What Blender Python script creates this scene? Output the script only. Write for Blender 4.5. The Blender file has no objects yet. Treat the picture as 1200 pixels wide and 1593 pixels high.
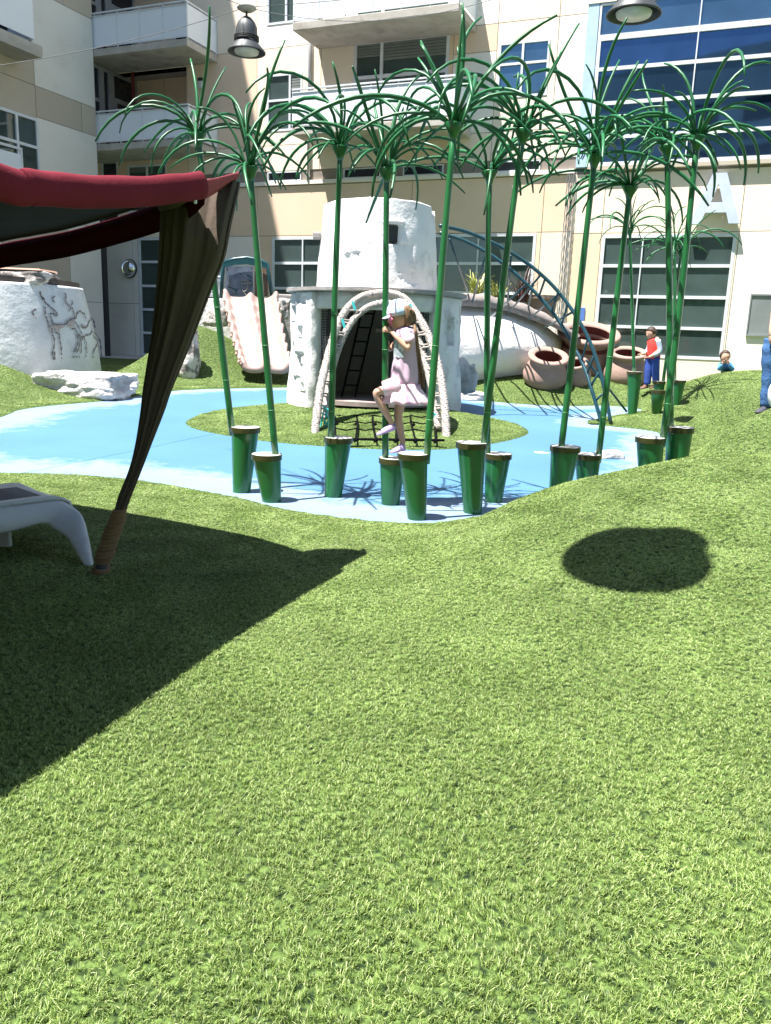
import bpy, bmesh, math, random
import numpy as np
from math import sin, cos, pi, radians, atan2, sqrt
from mathutils import Vector, Matrix, noise

random.seed(7)
rng = np.random.default_rng(5)
SC = bpy.context.scene
COL = SC.collection

# ------------------------------------------------------------------ camera
FPX = 1256.0
PIT = radians(12.4)
ROL = radians(2.0)
CH = 1.45
_fw = Vector((0, cos(PIT), -sin(PIT)))
_u0 = Vector((0, sin(PIT), cos(PIT)))
_r0 = Vector((1, 0, 0))
_R = cos(ROL) * _r0 + sin(ROL) * _u0
_U = -sin(ROL) * _r0 + cos(ROL) * _u0
cam_d = bpy.data.cameras.new('camera')
cam = bpy.data.objects.new('camera', cam_d)
COL.objects.link(cam)
cam.matrix_world = Matrix(((_R.x, _U.x, -_fw.x, 0), (_R.y, _U.y, -_fw.y, 0), (_R.z, _U.z, -_fw.z, CH), (0, 0, 0, 1)))
cam_d.sensor_fit = 'VERTICAL'
cam_d.sensor_height = 24.0
cam_d.lens = 24.0 * FPX / 1593.0
cam_d.clip_start = 0.05
cam_d.clip_end = 2000
SC.camera = cam

# ------------------------------------------------------------------ light
SUN_EL = radians(69)
SUN_DIR = radians(28)          # ground shadows run this far round from +x
to_sun = Vector((-cos(SUN_DIR) * cos(SUN_EL), -sin(SUN_DIR) * cos(SUN_EL), sin(SUN_EL)))
W = bpy.data.worlds.new('World')
SC.world = W
W.use_nodes = True
wn = W.node_tree
sky = wn.nodes.new('ShaderNodeTexSky')
sky.sky_type = 'NISHITA'
sky.sun_disc = False
sky.sun_elevation = SUN_EL
sky.sun_rotation = atan2(to_sun.x, to_sun.y)
sky.air_density = 1.0
sky.dust_density = 0.6
wn.links.new(sky.outputs[0], wn.nodes['Background'].inputs[0])
wn.nodes['Background'].inputs[1].default_value = 0.07
sl = bpy.data.lights.new('sun', 'SUN')
sl.energy = 5.0
sl.angle = radians(0.5)
sl.color = (1.0, 0.96, 0.90)
so = bpy.data.objects.new('sun', sl)
COL.objects.link(so)
so.rotation_euler = to_sun.to_track_quat('Z', 'Y').to_euler()
SC.view_settings.view_transform = 'Standard'
SC.view_settings.look = 'None'
SC.view_settings.gamma = 1
SC.view_settings.use_curve_mapping = False
SC.view_settings.exposure = 1.58
SC.cycles.max_bounces = 6
SC.cycles.use_denoising = True


# ------------------------------------------------------------------ sight-line helpers
def ray(px, py):
    return _fw * FPX + _R * (px - 600) - _U * (py - 796.5)


def P(px, py, y):
    d = ray(px, py)
    k = y / d.y
    return Vector((d.x * k, y, CH + d.z * k))


def zp(x, y):
    """level of the rubber surfacing: it climbs gently to the back"""
    return min(0.38, 0.03 * max(0.0, y - 8.0))


def GP(px, py, lift=0.0):
    d = ray(px, py)
    k = 1.0 / d.y
    lo, hi = 1.0, 60.0
    for _ in range(50):
        m = (lo + hi) / 2
        if CH + d.z * k * m - zp(0, m) - lift > 0:
            lo = m
        else:
            hi = m
    return Vector((d.x * k * lo, lo, CH + d.z * k * lo))


# ------------------------------------------------------------------ tags
def tag(o, label=None, cat=None, group=None, kind=None):
    if label: o['label'] = label
    if cat: o['category'] = cat
    if group: o['group'] = group
    if kind: o['kind'] = kind
    return o


def empty(name, loc=(0, 0, 0), rz=0.0, **k):
    o = bpy.data.objects.new(name, None)
    o.empty_display_size = 0.1
    COL.objects.link(o)
    o.location = loc
    o.rotation_euler = (0, 0, rz)
    tag(o, **k)
    return o


def off(o):
    """world offset of an unrotated root, so parts may be given in world coordinates"""
    return Vector(o.location)


# ------------------------------------------------------------------ mesh builder
class MB:
    def __init__(s):
        s.v = []; s.f = []; s.m = []

    def add(s, vs, fs, mi=0):
        b = len(s.v)
        s.v += [tuple(v) for v in vs]
        s.f += [tuple(i + b for i in f) for f in fs]
        s.m += [mi] * len(fs)

    def box(s, a, b, mi=0):
        x0, y0, z0 = a; x1, y1, z1 = b
        vs = [(x, y, z) for z in (z0, z1) for y in (y0, y1) for x in (x0, x1)]
        s.add(vs, [(0, 2, 3, 1), (4, 5, 7, 6), (0, 1, 5, 4), (2, 6, 7, 3), (0, 4, 6, 2), (1, 3, 7, 5)], mi)

    def tube(s, pts, r, n=8, cap=True, mi=0, squash=None):
        pts = [Vector(p) for p in pts]
        N = len(pts)
        if not hasattr(r, '__len__'): r = [r] * N
        t0 = (pts[1] - pts[0]).normalized()
        up = Vector((0, 0, 1)) if abs(t0.z) < 0.9 else Vector((1, 0, 0))
        a = t0.cross(up).normalized()
        vs = []
        for i in range(N):
            t = (pts[min(i + 1, N - 1)] - pts[max(i - 1, 0)]).normalized()
            a = (a - t * a.dot(t)).normalized()
            b = t.cross(a)
            for k in range(n):
                an = 2 * pi * k / n
                vs.append(pts[i] + (a * cos(an) + b * sin(an)) * r[i])
        fs = []
        for i in range(N - 1):
            for k in range(n):
                k2 = (k + 1) % n
                fs.append((i * n + k, i * n + k2, (i + 1) * n + k2, (i + 1) * n + k))
        if cap:
            fs.append(tuple(range(n - 1, -1, -1)))
            fs.append(tuple((N - 1) * n + k for k in range(n)))
        s.add(vs, fs, mi)

    def rings(s, rings, cap=True, closed=True, mi=0):
        n = len(rings[0]); vs = [p for r in rings for p in r]; fs = []
        for i in range(len(rings) - 1):
            for k in range(n if closed else n - 1):
                k2 = (k + 1) % n
                fs.append((i * n + k, i * n + k2, (i + 1) * n + k2, (i + 1) * n + k))
        if cap and closed:
            fs.append(tuple(range(n - 1, -1, -1)))
            fs.append(tuple((len(rings) - 1) * n + k for k in range(n)))
        s.add(vs, fs, mi)

    def lathe(s, prof, n=32, c=(0, 0, 0), mi=0, jit=None, cap=False):
        rs = []
        for (r, z) in prof:
            rs.append([(c[0] + r * cos(2 * pi * k / n), c[1] + r * sin(2 * pi * k / n), c[2] + z) for k in range(n)])
        s.rings(rs, cap=cap, mi=mi)

    def build(s, name, mats, parent=None, smooth=False, mod=None, origin=None):
        me = bpy.data.meshes.new(name)
        vs = s.v
        if origin is not None:
            o_ = Vector(origin)
            vs = [(v[0] - o_.x, v[1] - o_.y, v[2] - o_.z) for v in vs]
        me.from_pydata(vs, [], s.f)
        if not isinstance(mats, (list, tuple)): mats = [mats]
        for m in mats: me.materials.append(m)
        if len(mats) > 1: me.polygons.foreach_set('material_index', s.m)
        if smooth: me.polygons.foreach_set('use_smooth', [True] * len(me.polygons))
        me.update()
        o = bpy.data.objects.new(name, me)
        COL.objects.link(o)
        if parent: o.parent = parent
        return o


def inst(name, me, parent, mw):
    o = bpy.data.objects.new(name, me)
    COL.objects.link(o)
    o.parent = parent
    o.matrix_local = mw
    return o


def bez(o, w=0.01, seg=2):
    m = o.modifiers.new('b', 'BEVEL'); m.width = w; m.segments = seg; m.limit_method = 'ANGLE'
    return o


# ------------------------------------------------------------------ materials
def mat(name, c, c2=None, sc=3.0, rough=0.7, bump=0.0, bsc=30.0, metal=0.0, spec=0.5, detail=6, thr=(0.35, 0.65), stain=None, stsc=1.5, rnd=0.0, coat=0.0, sx=(1, 1, 1), bdist=0.02):
    m = bpy.data.materials.new(name)
    m.use_nodes = True
    nt = m.node_tree; N = nt.nodes; L = nt.links
    p = N['Principled BSDF']
    p.inputs['Roughness'].default_value = rough
    p.inputs['Metallic'].default_value = metal
    p.inputs['Specular IOR Level'].default_value = spec
    p.inputs['Coat Weight'].default_value = coat
    tc = N.new('ShaderNodeTexCoord')
    mp = N.new('ShaderNodeMapping'); mp.inputs['Scale'].default_value = sx
    L.new(tc.outputs['Object'], mp.inputs[0])
    if c2 is None:
        c2 = tuple(x * 0.86 for x in c)
    nz = N.new('ShaderNodeTexNoise'); nz.inputs['Scale'].default_value = sc; nz.inputs['Detail'].default_value = detail
    L.new(mp.outputs[0], nz.inputs[0])
    rp = N.new('ShaderNodeValToRGB')
    rp.color_ramp.elements[0].position = thr[0]; rp.color_ramp.elements[1].position = thr[1]
    rp.color_ramp.elements[0].color = (*c, 1); rp.color_ramp.elements[1].color = (*c2, 1)
    L.new(nz.outputs[0], rp.inputs[0])
    out = rp.outputs[0]
    if stain:
        n2 = N.new('ShaderNodeTexNoise'); n2.inputs['Scale'].default_value = stsc; n2.inputs['Detail'].default_value = 10; n2.inputs['Roughness'].default_value = 0.65
        L.new(mp.outputs[0], n2.inputs[0])
        r2 = N.new('ShaderNodeValToRGB'); r2.color_ramp.elements[0].position = 0.55; r2.color_ramp.elements[1].position = 0.72
        L.new(n2.outputs[0], r2.inputs[0])
        mx = N.new('ShaderNodeMixRGB'); mx.inputs[2].default_value = (*stain, 1)
        L.new(r2.outputs[0], mx.inputs[0]); L.new(out, mx.inputs[1]); out = mx.outputs[0]
    if rnd:
        oi = N.new('ShaderNodeObjectInfo')
        mr = N.new('ShaderNodeMapRange'); mr.inputs['To Min'].default_value = 1 - rnd; mr.inputs['To Max'].default_value = 1 + rnd * 0.4
        L.new(oi.outputs['Random'], mr.inputs[0])
        hs = N.new('ShaderNodeHueSaturation'); L.new(out, hs.inputs['Color']); L.new(mr.outputs[0], hs.inputs['Value']); out = hs.outputs[0]
    L.new(out, p.inputs['Base Color'])
    if bump:
        n3 = N.new('ShaderNodeTexNoise'); n3.inputs['Scale'].default_value = bsc; n3.inputs['Detail'].default_value = 8; n3.inputs['Roughness'].default_value = 0.6
        L.new(mp.outputs[0], n3.inputs[0])
        bp = N.new('ShaderNodeBump'); bp.inputs['Strength'].default_value = bump; bp.inputs['Distance'].default_value = bdist
        L.new(n3.outputs[0], bp.inputs['Height']); L.new(bp.outputs[0], p.inputs['Normal'])
    return m


M = {}
M['cream'] = mat('cream_panel', (.84, .725, .60), (.82, .695, .565), 0.8, .85, .08, 40, rnd=.03, stain=(.76, .65, .51), stsc=.9)
M['beige'] = mat('beige_panel', (.80, .615, .46), (.77, .585, .43), 0.8, .85, .08, 40, rnd=.03, stain=(.72, .56, .39), stsc=.9)
M['white'] = mat('white_panel', (.86, .81, .74), (.84, .78, .70), 0.8, .85, .08, 40, rnd=.03, stain=(.81, .78, .73), stsc=.9)
M['taupe'] = mat('taupe_panel', (.52, .45, .37), (.48, .42, .34), 0.8, .85, .08, 40, rnd=.04)
M['wgrey'] = mat('warm_grey_panel', (.80, .77, .71), (.75, .72, .66), 0.8, .85, .1, 40, rnd=.04, stain=(.66, .62, .56), stsc=.8)
M['joint'] = mat('joint', (.26, .22, .19))
M['conc'] = mat('concrete', (.50, .47, .43), (.40, .37, .33), 2.5, .9, .3, 12, stain=(.30, .26, .23), stsc=2)
M['frame'] = mat('window_frame_white', (.72, .75, .80), rough=.45)
M['blueframe'] = mat('blue_grey_cladding', (.45, .60, .82), rough=.5)
M['rail'] = mat('railing_panel', (.80, .84, .90), (.77, .81, .88), .6, .35)
M['steel'] = mat('grey_metal', (.45, .47, .50), rough=.4, metal=.6)
M['dark'] = mat('dark_grey', (.03, .032, .035), rough=.6)
M['redstrip'] = mat('dark_red_paint', (.18, .03, .03), rough=.6)


def glass(name, c, metal, rough=.03):
    m = mat(name, c, tuple(x * .8 for x in c), 1.2, rough, 0.05, .8, metal=metal, spec=.6, rnd=.25, bdist=.01)
    return m


M['glass_b'] = glass('blue_coated_glass', (.07, .15, .30), .85)
M['glass_t'] = glass('teal_coated_glass', (.12, .22, .32), .8)
M['glass_g'] = glass('green_dark_glass', (.085, .125, .12), .3)
M['glass_d'] = glass('dark_glass', (.025, .03, .04), .15)


# ------------------------------------------------------------------ terrain
def px_poly(pts):
    return [tuple(GP(*p)[:2]) for p in pts]


pool = px_poly([(-160, 720), (-60, 737), (0, 737), (60, 738), (120, 740), (150, 742), (213, 748), (283, 758), (333, 768), (386, 777), (432, 791), (477, 799), (523, 805),
                (560, 810), (615, 815), (660, 816), (700, 812)])
pool += [(0.75, 6.55), (1.1, 6.65), (1.6, 6.6), (2.3, 6.6), (2.85, 6.8), (3.05, 7.3), (3.0, 8.2), (3.2, 9.5)]
pool += px_poly([(1028, 677), (1023, 672), (987, 667), (943, 663), (922, 660), (918, 655), (935, 650), (980, 643), (1005, 638), (980, 634), (947, 631), (880, 632), (830, 630), (787, 627), (733, 621), (640, 612), (500, 602),
                 (448, 603), (400, 604), (333, 605), (267, 608), (222, 615), (185, 622), (130, 627), (80, 631), (33, 637), (13, 645), (-10, 654), (-60, 664), (-160, 672)])
isle = px_poly([(287, 657), (292, 663), (307, 669), (330, 674), (358, 679), (400, 685), (430, 689), (505, 695), (592, 700), (680, 700), (712, 698), (760, 692), (800, 684), (825, 675), (820, 666), (800, 658), (750, 650), (700, 643), (600, 636),
                (500, 634), (440, 630), (380, 633), (330, 640), (300, 648)])


def smooth_poly(p, it=2):
    for _ in range(it):
        q = []
        for i in range(len(p)):
            a = np.array(p[i]); b = np.array(p[(i + 1) % len(p)])
            q += [tuple(a * .75 + b * .25), tuple(a * .25 + b * .75)]
        p = q
    return np.array(p)


pool_p = smooth_poly(pool, 1)
isle_p = smooth_poly(isle, 2)


def sdist(X, Y, poly):
    """signed distance, positive inside"""
    x = X.ravel(); y = Y.ravel()
    d = np.full(x.shape, 1e9); ins = np.zeros(x.shape, bool)
    for i in range(len(poly)):
        ax, ay = poly[i]; bx, by = poly[(i + 1) % len(poly)]
        ex, ey = bx - ax, by - ay
        t = np.clip(((x - ax) * ex + (y - ay) * ey) / (ex * ex + ey * ey + 1e-12), 0, 1)
        d = np.minimum(d, (x - ax - t * ex) ** 2 + (y - ay - t * ey) ** 2)
        c = ((ay > y) != (by > y)) & (x < (bx - ax) * (y - ay) / (by - ay + 1e-12) + ax)
        ins ^= c
    return (np.where(ins, 1, -1) * np.sqrt(d)).reshape(X.shape)


def sm(a):
    a = np.clip(a, 0, 1)
    return a * a * (3 - 2 * a)


crest = [P(600, 838, 5.4), P(700, 809, 5.5), P(800, 781, 5.5), P(900, 747, 5.5), P(1000, 726, 5.5), P(1100, 707, 5.5), P(1200, 707, 5.5), P(1330, 700, 5.5)]
cx_ = [-6, -.6] + [c.x for c in crest] + [12]
cz_ = [0.03, 0.03] + [max(c.z - .045, .03) for c in crest] + [.8]
cz_[2] = .04; cz_[3] = .10
cx2 = [-30, -7, -2.2, -1, 30]


def bump(X, Y, cx, cy, rx, ry, h, rot=0.0, pw=1.0):
    c, s = cos(rot), sin(rot)
    u = ((X - cx) * c + (Y - cy) * s) / rx; v = (-(X - cx) * s + (Y - cy) * c) / ry
    r2 = u * u + v * v
    if pw < 0: return h * np.exp(-r2 ** 1.7)
    return h * np.exp(-r2 * 1.4 * pw)


BUMPS = [
    (4.95, 9.3, 1.55, .62, .66, .1), (7.2, 9.4, 2.6, .8, .65, 0),
    (4.8, 11.9, 1.1, .6, .32, .2), (6.3, 11.9, 1.5, .6, .55, .1),
    (7.3, 15.1, 2.15, 1.3, .72, -.05, -1), (10.8, 14.6, 2.6, 1.8, .72, 0, -1), (4.9, 13.8, .9, .9, .10, 0),
    (4.5, 17.2, 2.6, 1.6, .26, 0), (2.6, 17.8, 2.2, 1.6, .30, 0),
    (-7.3, 14.2, 1.5, 1.0, .50, 0), (-9.3, 14.3, 2.0, 1.2, .50, 0),
    (-9.6, 11.3, 1.5, .9, .22, 0),
    (-4.6, 18.9, 1.3, 1.2, .98, .0), (-3.0, 19.6, 2.0, 1.3, .50, 0),
]


def height(X, Y):
    X = np.asarray(X, float); Y = np.asarray(Y, float)
    base = np.minimum(.38, .03 * np.maximum(0, Y - 8))
    sp = -sdist(X, Y, pool_p)               # + outside the pool
    si = sdist(X, Y, isle_p)                # + inside the island
    sd = np.maximum(sp, si)
    m = np.zeros_like(X)
    for b in BUMPS:
        m += bump(X, Y, *b)
    hc = np.interp(X, cx_, cz_)
    yy = Y - .06 * np.clip(X - 1, 0, 4)
    rise = sm((yy - 2.3) / 3.4)
    fall = 1 - .93 * sm((yy - 5.6) / 1.35)
    m += (hc - .02) * rise * fall
    m += .008 * np.sin(X * .9 + .5) * np.sin(Y * .8) * (Y < 7)
    m = np.maximum(m, 0)
    mi = bump(X, Y, -.1, 13.2, 2.6, 2.6, .13)
    h = base + np.clip(sd * .5, -.07, .025)
    h += np.where(sp > si, m * sm(np.clip(sp, 0, 9) / .75), 0)
    h += np.where(si > 0, mi * sm(si / .5), 0)
    return h, sd


def hz(x, y):
    h, _ = height(np.array([[x]]), np.array([[y]]))
    return float(h[0, 0])


def hit(px, py):
    """first point of the built ground on a sight line"""
    d = ray(px, py); k = 1.0 / d.y
    ys = np.arange(1.0, 30, .03)
    h, _ = height((d.x * k * ys)[None, :], ys[None, :])
    z = CH + d.z * k * ys
    i = int(np.argmax(z - h[0] <= 0))
    return Vector((d.x * k * ys[i], ys[i], float(h[0][i])))


def grid_mesh(xs, ys, fn, name, m, mask=None, smooth=True):
    X, Y = np.meshgrid(xs, ys)
    Z, sd = fn(X, Y)
    nx, ny = len(xs), len(ys)
    V = np.stack([X.ravel(), Y.ravel(), Z.ravel()], 1)
    idx = np.arange(nx * ny).reshape(ny, nx)
    F = np.stack([idx[:-1, :-1].ravel(), idx[:-1, 1:].ravel(), idx[1:, 1:].ravel(), idx[1:, :-1].ravel()], 1)
    if mask is not None:
        F = F[mask(V[F].mean(1), sd.ravel()[F].min(1))]
        used = np.unique(F); re = np.full(len(V), -1); re[used] = np.arange(len(used))
        V = V[used]; F = re[F]; sd = sd.ravel()[used]
    me = bpy.data.meshes.new(name)
    me.from_pydata(V.tolist(), [], F.tolist())
    me.materials.append(m)
    if smooth: me.polygons.foreach_set('use_smooth', [True] * len(me.polygons))
    return me, V, sd.ravel()


xs = np.concatenate([[-300, -120, -60, -30, -18], np.arange(-13, 13.01, .1), [18, 30, 60, 120, 300]])
ys = np.concatenate([[-300, -100, -40, -15, -5, -2, -1], np.arange(-.5, 8, .08), np.arange(8, 22, .1), [22.5, 23, 24, 26, 30, 40, 80, 200, 400]])

# grass ground under the blades
m = bpy.data.materials.new('turf_backing'); m.use_nodes = True
nt = m.node_tree; N = nt.nodes; L = nt.links; p = N['Principled BSDF']; p.inputs['Roughness'].default_value = .9
p.inputs['Specular IOR Level'].default_value = .2
tc = N.new('ShaderNodeTexCoord')
n1 = N.new('ShaderNodeTexNoise'); n1.inputs['Scale'].default_value = 45; n1.inputs['Detail'].default_value = 6
r1 = N.new('ShaderNodeValToRGB'); r1.color_ramp.elements[0].position = .36; r1.color_ramp.elements[0].color = (.012, .026, .008, 1)
r1.color_ramp.elements[1].position = .66; r1.color_ramp.elements[1].color = (.13, .20, .05, 1)
L.new(tc.outputs['Object'], n1.inputs[0]); L.new(n1.outputs[0], r1.inputs[0]); L.new(r1.outputs[0], p.inputs['Base Color'])
b1 = N.new('ShaderNodeBump'); b1.inputs['Distance'].default_value = .03; b1.inputs['Strength'].default_value = .8
L.new(n1.outputs[0], b1.inputs['Height']); L.new(b1.outputs[0], p.inputs['Normal'])
me, V, sd = grid_mesh(xs, ys, height, 'ground', m)
ground = bpy.data.objects.new('ground', me); COL.objects.link(ground)
tag(ground, kind='structure')

# rubber surfacing, paler and chalky along its rim
m = bpy.data.materials.new('blue_rubber'); m.use_nodes = True
nt = m.node_tree; N = nt.nodes; L = nt.links; p = N['Principled BSDF']; p.inputs['Roughness'].default_value = .75
p.inputs['Specular IOR Level'].default_value = .35
tc = N.new('ShaderNodeTexCoord'); at = N.new('ShaderNodeAttribute'); at.attribute_name = 'rim'
nb = N.new('ShaderNodeTexNoise'); nb.inputs['Scale'].default_value = 3.4; nb.inputs['Detail'].default_value = 8; nb.inputs['Roughness'].default_value = .65
L.new(tc.outputs['Object'], nb.inputs[0])
ad = N.new('ShaderNodeMath'); ad.operation = 'MULTIPLY_ADD'; ad.inputs[1].default_value = -1.0
L.new(nb.outputs[0], ad.inputs[0]); L.new(at.outputs['Fac'], ad.inputs[2])
rr = N.new('ShaderNodeValToRGB'); rr.color_ramp.elements[0].position = .0; rr.color_ramp.elements[0].color = (.21, .31, .44, 1)
rr.color_ramp.elements[1].position = .24; rr.color_ramp.elements[1].color = (.075, .195, .345, 1)
L.new(ad.outputs[0], rr.inputs[0])
sp = N.new('ShaderNodeTexNoise'); sp.inputs['Scale'].default_value = 260; sp.inputs['Detail'].default_value = 2
L.new(tc.outputs['Object'], sp.inputs[0])
rs = N.new('ShaderNodeValToRGB'); rs.color_ramp.elements[0].position = .35; rs.color_ramp.elements[0].color = (.72, .75, .78, 1); rs.color_ramp.elements[1].position = .6; rs.color_ramp.elements[1].color = (1, 1, 1, 1)
L.new(sp.outputs[0], rs.inputs[0])
mx = N.new('ShaderNodeMixRGB'); mx.blend_type = 'MULTIPLY'; mx.inputs[0].default_value = 1
L.new(rr.outputs[0], mx.inputs[1]); L.new(rs.outputs[0], mx.inputs[2])
# broad wear
n4 = N.new('ShaderNodeTexNoise'); n4.inputs['Scale'].default_value = .7; n4.inputs['Detail'].default_value = 9
L.new(tc.outputs['Object'], n4.inputs[0])
r4 = N.new('ShaderNodeValToRGB'); r4.color_ramp.elements[0].position = .3; r4.color_ramp.elements[0].color = (.9, .9, .9, 1); r4.color_ramp.elements[1].position = .7; r4.color_ramp.elements[1].color = (1.08, 1.06, 1.03, 1)
L.new(n4.outputs[0], r4.inputs[0])
mx2 = N.new('ShaderNodeMixRGB'); mx2.blend_type = 'MULTIPLY'; mx2.inputs[0].default_value = 1
L.new(mx.outputs[0], mx2.inputs[1]); L.new(r4.outputs[0], mx2.inputs[2]); L.new(mx2.outputs[0], p.inputs['Base Color'])
bb = N.new('ShaderNodeBump'); bb.inputs['Strength'].default_value = .5; bb.inputs['Distance'].default_value = .004
L.new(sp.outputs[0], bb.inputs['Height']); L.new(bb.outputs[0], p.inputs['Normal'])


def pool_fn(X, Y):
    return np.minimum(.38, .03 * np.maximum(0, Y - 8)), -np.maximum(-sdist(X, Y, pool_p), sdist(X, Y, isle_p))


def rimd(V, sd):
    d = sdist(V[:, 0], V[:, 1], pool_p)
    # the worn rim is wide along the near and left shore, thin elsewhere
    w = np.where(V[:, 1] < 9, .55, .35) + np.where(V[:, 0] < -4.2, .15, 0)
    return .5 + (d / w - 1.0) * .35


me, V, sd = grid_mesh(np.arange(-10.5, 7.2, .12), np.arange(5.6, 18.8, .12), pool_fn, 'splash_path', m, mask=lambda c, s: s > -.4)
at_ = me.attributes.new('rim', 'FLOAT', 'POINT'); at_.data.foreach_set('value', rimd(V, sd).astype(np.float32))
path = bpy.data.objects.new('path', me); COL.objects.link(path)
tag(path, kind='structure')
# hairline seam across the rubber surfacing
seam = MB(); a = GP(30, 737); b = GP(430, 655)
for i in range(30):
    q0 = a.lerp(b, i / 30); q1 = a.lerp(b, (i + 1) / 30); n_ = (b - a).normalized().cross(Vector((0, 0, 1))) * .004
    seam.add([q0 - n_ + Vector((0, 0, zp(0, q0.y) - q0.z + .004)), q0 + n_ + Vector((0, 0, zp(0, q0.y) - q0.z + .004)), q1 + n_ + Vector((0, 0, zp(0, q1.y) - q1.z + .004)), q1 - n_ + Vector((0, 0, zp(0, q1.y) - q1.z + .004))], [(0, 1, 2, 3)])
tag(seam.build('path_seam', mat('seam', (.04, .14, .28))), kind='structure')

# ------------------------------------------------------------------ grass blades
m = bpy.data.materials.new('turf_blade'); m.use_nodes = True
nt = m.node_tree; N = nt.nodes; L = nt.links; p = N['Principled BSDF']; p.inputs['Roughness'].default_value = .42
p.inputs['Specular IOR Level'].default_value = .35
at = N.new('ShaderNodeAttribute'); at.attribute_name = 'tone'
rp = N.new('ShaderNodeValToRGB'); cr = rp.color_ramp
cr.elements[0].position = 0; cr.elements[0].color = (.05, .12, .028, 1)
cr.elements[1].position = 1; cr.elements[1].color = (.42, .48, .23, 1)
e = cr.elements.new(.5); e.color = (.195, .285, .062, 1)
e = cr.elements.new(.8); e.color = (.29, .39, .105, 1)
L.new(at.outputs['Fac'], rp.inputs[0])
oi = N.new('ShaderNodeObjectInfo')
nz = N.new('ShaderNodeTexNoise'); nz.inputs['Scale'].default_value = 1.6; nz.inputs['Detail'].default_value = 5
gm = N.new('ShaderNodeNewGeometry'); L.new(gm.outputs['Position'], nz.inputs[0])
mr = N.new('ShaderNodeMapRange'); mr.inputs[1].default_value = .3; mr.inputs[2].default_value = .7; mr.inputs['To Min'].default_value = .78; mr.inputs['To Max'].default_value = 1.18
L.new(nz.outputs[0], mr.inputs[0])
mm = N.new('ShaderNodeMath'); mm.operation = 'MULTIPLY_ADD'; mm.inputs[1].default_value = .3; L.new(oi.outputs['Random'], mm.inputs[0]); L.new(mr.outputs[0], mm.inputs[2])
m3 = N.new('ShaderNodeMath'); m3.operation = 'SUBTRACT'; m3.inputs[1].default_value = .12; L.new(mm.outputs[0], m3.inputs[0])
hs = N.new('ShaderNodeHueSaturation'); L.new(rp.outputs[0], hs.inputs['Color']); L.new(m3.outputs[0], hs.inputs['Value'])
L.new(hs.outputs[0], p.inputs['Base Color'])
tb = N.new('ShaderNodeBsdfTranslucent'); L.new(hs.outputs[0], tb.inputs['Color'])
ms_ = N.new('ShaderNodeMixShader'); ms_.inputs[0].default_value = .18
L.new(p.outputs[0], ms_.inputs[1]); L.new(tb.outputs[0], ms_.inputs[2]); L.new(ms_.outputs[0], N['Material Output'].inputs['Surface'])
M['blade'] = m
tufts = bpy.data.collections.new('turf_tufts')     # source tufts, only used by the scatter
for q in range(5):
    vs, fs, tone = [], [], []
    for b in range(15):
        a = random.uniform(0, 2 * pi); r = random.uniform(0, .012)
        bx, by = r * cos(a), r * sin(a)
        yaw = random.uniform(0, 2 * pi); ln = random.uniform(.012, .022); lean = random.uniform(.35, 1.1); w = random.uniform(.00065, .0011)
        dx, dy = cos(yaw), sin(yaw); sx, sy = -dy * w, dx * w
        t = random.random() ** 1.1
        pts = []
        ang = .15 * lean; x = 0; z = -.003
        for sgi in range(4):
            pts.append((x, z)); x += sin(ang) * ln / 3; z += cos(ang) * ln / 3; ang += lean * .55
        b0 = len(vs)
        for i, (x, z) in enumerate(pts):
            k = (1, .9, .7, .25)[i]
            vs.append((bx + dx * x - sx * k, by + dy * x - sy * k, z)); vs.append((bx + dx * x + sx * k, by + dy * x + sy * k, z)); tone += [t, t]
        for i in range(3):
            fs.append((b0 + 2 * i, b0 + 2 * i + 1, b0 + 2 * i + 3, b0 + 2 * i + 2))
    me = bpy.data.meshes.new('turf_tuft'); me.from_pydata(vs, [], fs); me.materials.append(M['blade'])
    a_ = me.attributes.new('tone', 'FLOAT', 'POINT'); a_.data.foreach_set('value', tone)
    tufts.objects.link(bpy.data.objects.new('turf_tuft', me))


def gmask(c, s):
    x, y = c[:, 0], c[:, 1]
    vis = (np.abs(x) < .56 * y + .9) & (y > .85) & (y < 21.5)
    tower = ((x + .15) ** 2 + (y - 14) ** 2) > 1.0
    return vis & (s > .0) & tower


me, V, sd = grid_mesh(np.arange(-12, 12.01, .1), np.arange(.8, 21.6, .1), height, 'grass', M['blade'], mask=gmask)
dd = np.sqrt((V[:, 0]) ** 2 + (V[:, 1]) ** 2 + 1.5)
dens = np.interp(dd, [1.5, 2.8, 4, 7, 12, 22], [4800, 4800, 4600, 2800, 1300, 650])
siz = np.interp(dd, [1.5, 4, 7, 12, 22], [1, 1.02, 1.2, 1.5, 1.9])
a_ = me.attributes.new('dens', 'FLOAT', 'POINT'); a_.data.foreach_set('value', dens.astype(np.float32))
a_ = me.attributes.new('siz', 'FLOAT', 'POINT'); a_.data.foreach_set('value', siz.astype(np.float32))
flt = np.interp(dd, [1.6, 2.6, 5, 8], [1.25, 1.0, .45, .36])
a_ = me.attributes.new('flt', 'FLOAT', 'POINT'); a_.data.foreach_set('value', flt.astype(np.float32))
grass = bpy.data.objects.new('grass', me); COL.objects.link(grass)
tag(grass, 'short artificial green turf blades covering the rolling mounds', 'grass', kind='stuff')
ng = bpy.data.node_groups.new('turf_scatter', 'GeometryNodeTree')
ng.interface.new_socket('Geometry', in_out='INPUT', socket_type='NodeSocketGeometry')
ng.interface.new_socket('Geometry', in_out='OUTPUT', socket_type='NodeSocketGeometry')
gn = ng.nodes; gl = ng.links
gi = gn.new('NodeGroupInput'); go = gn.new('NodeGroupOutput')
dp = gn.new('GeometryNodeDistributePointsOnFaces'); na = gn.new('GeometryNodeInputNamedAttribute'); na.data_type = 'FLOAT'; na.inputs['Name'].default_value = 'dens'
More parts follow.
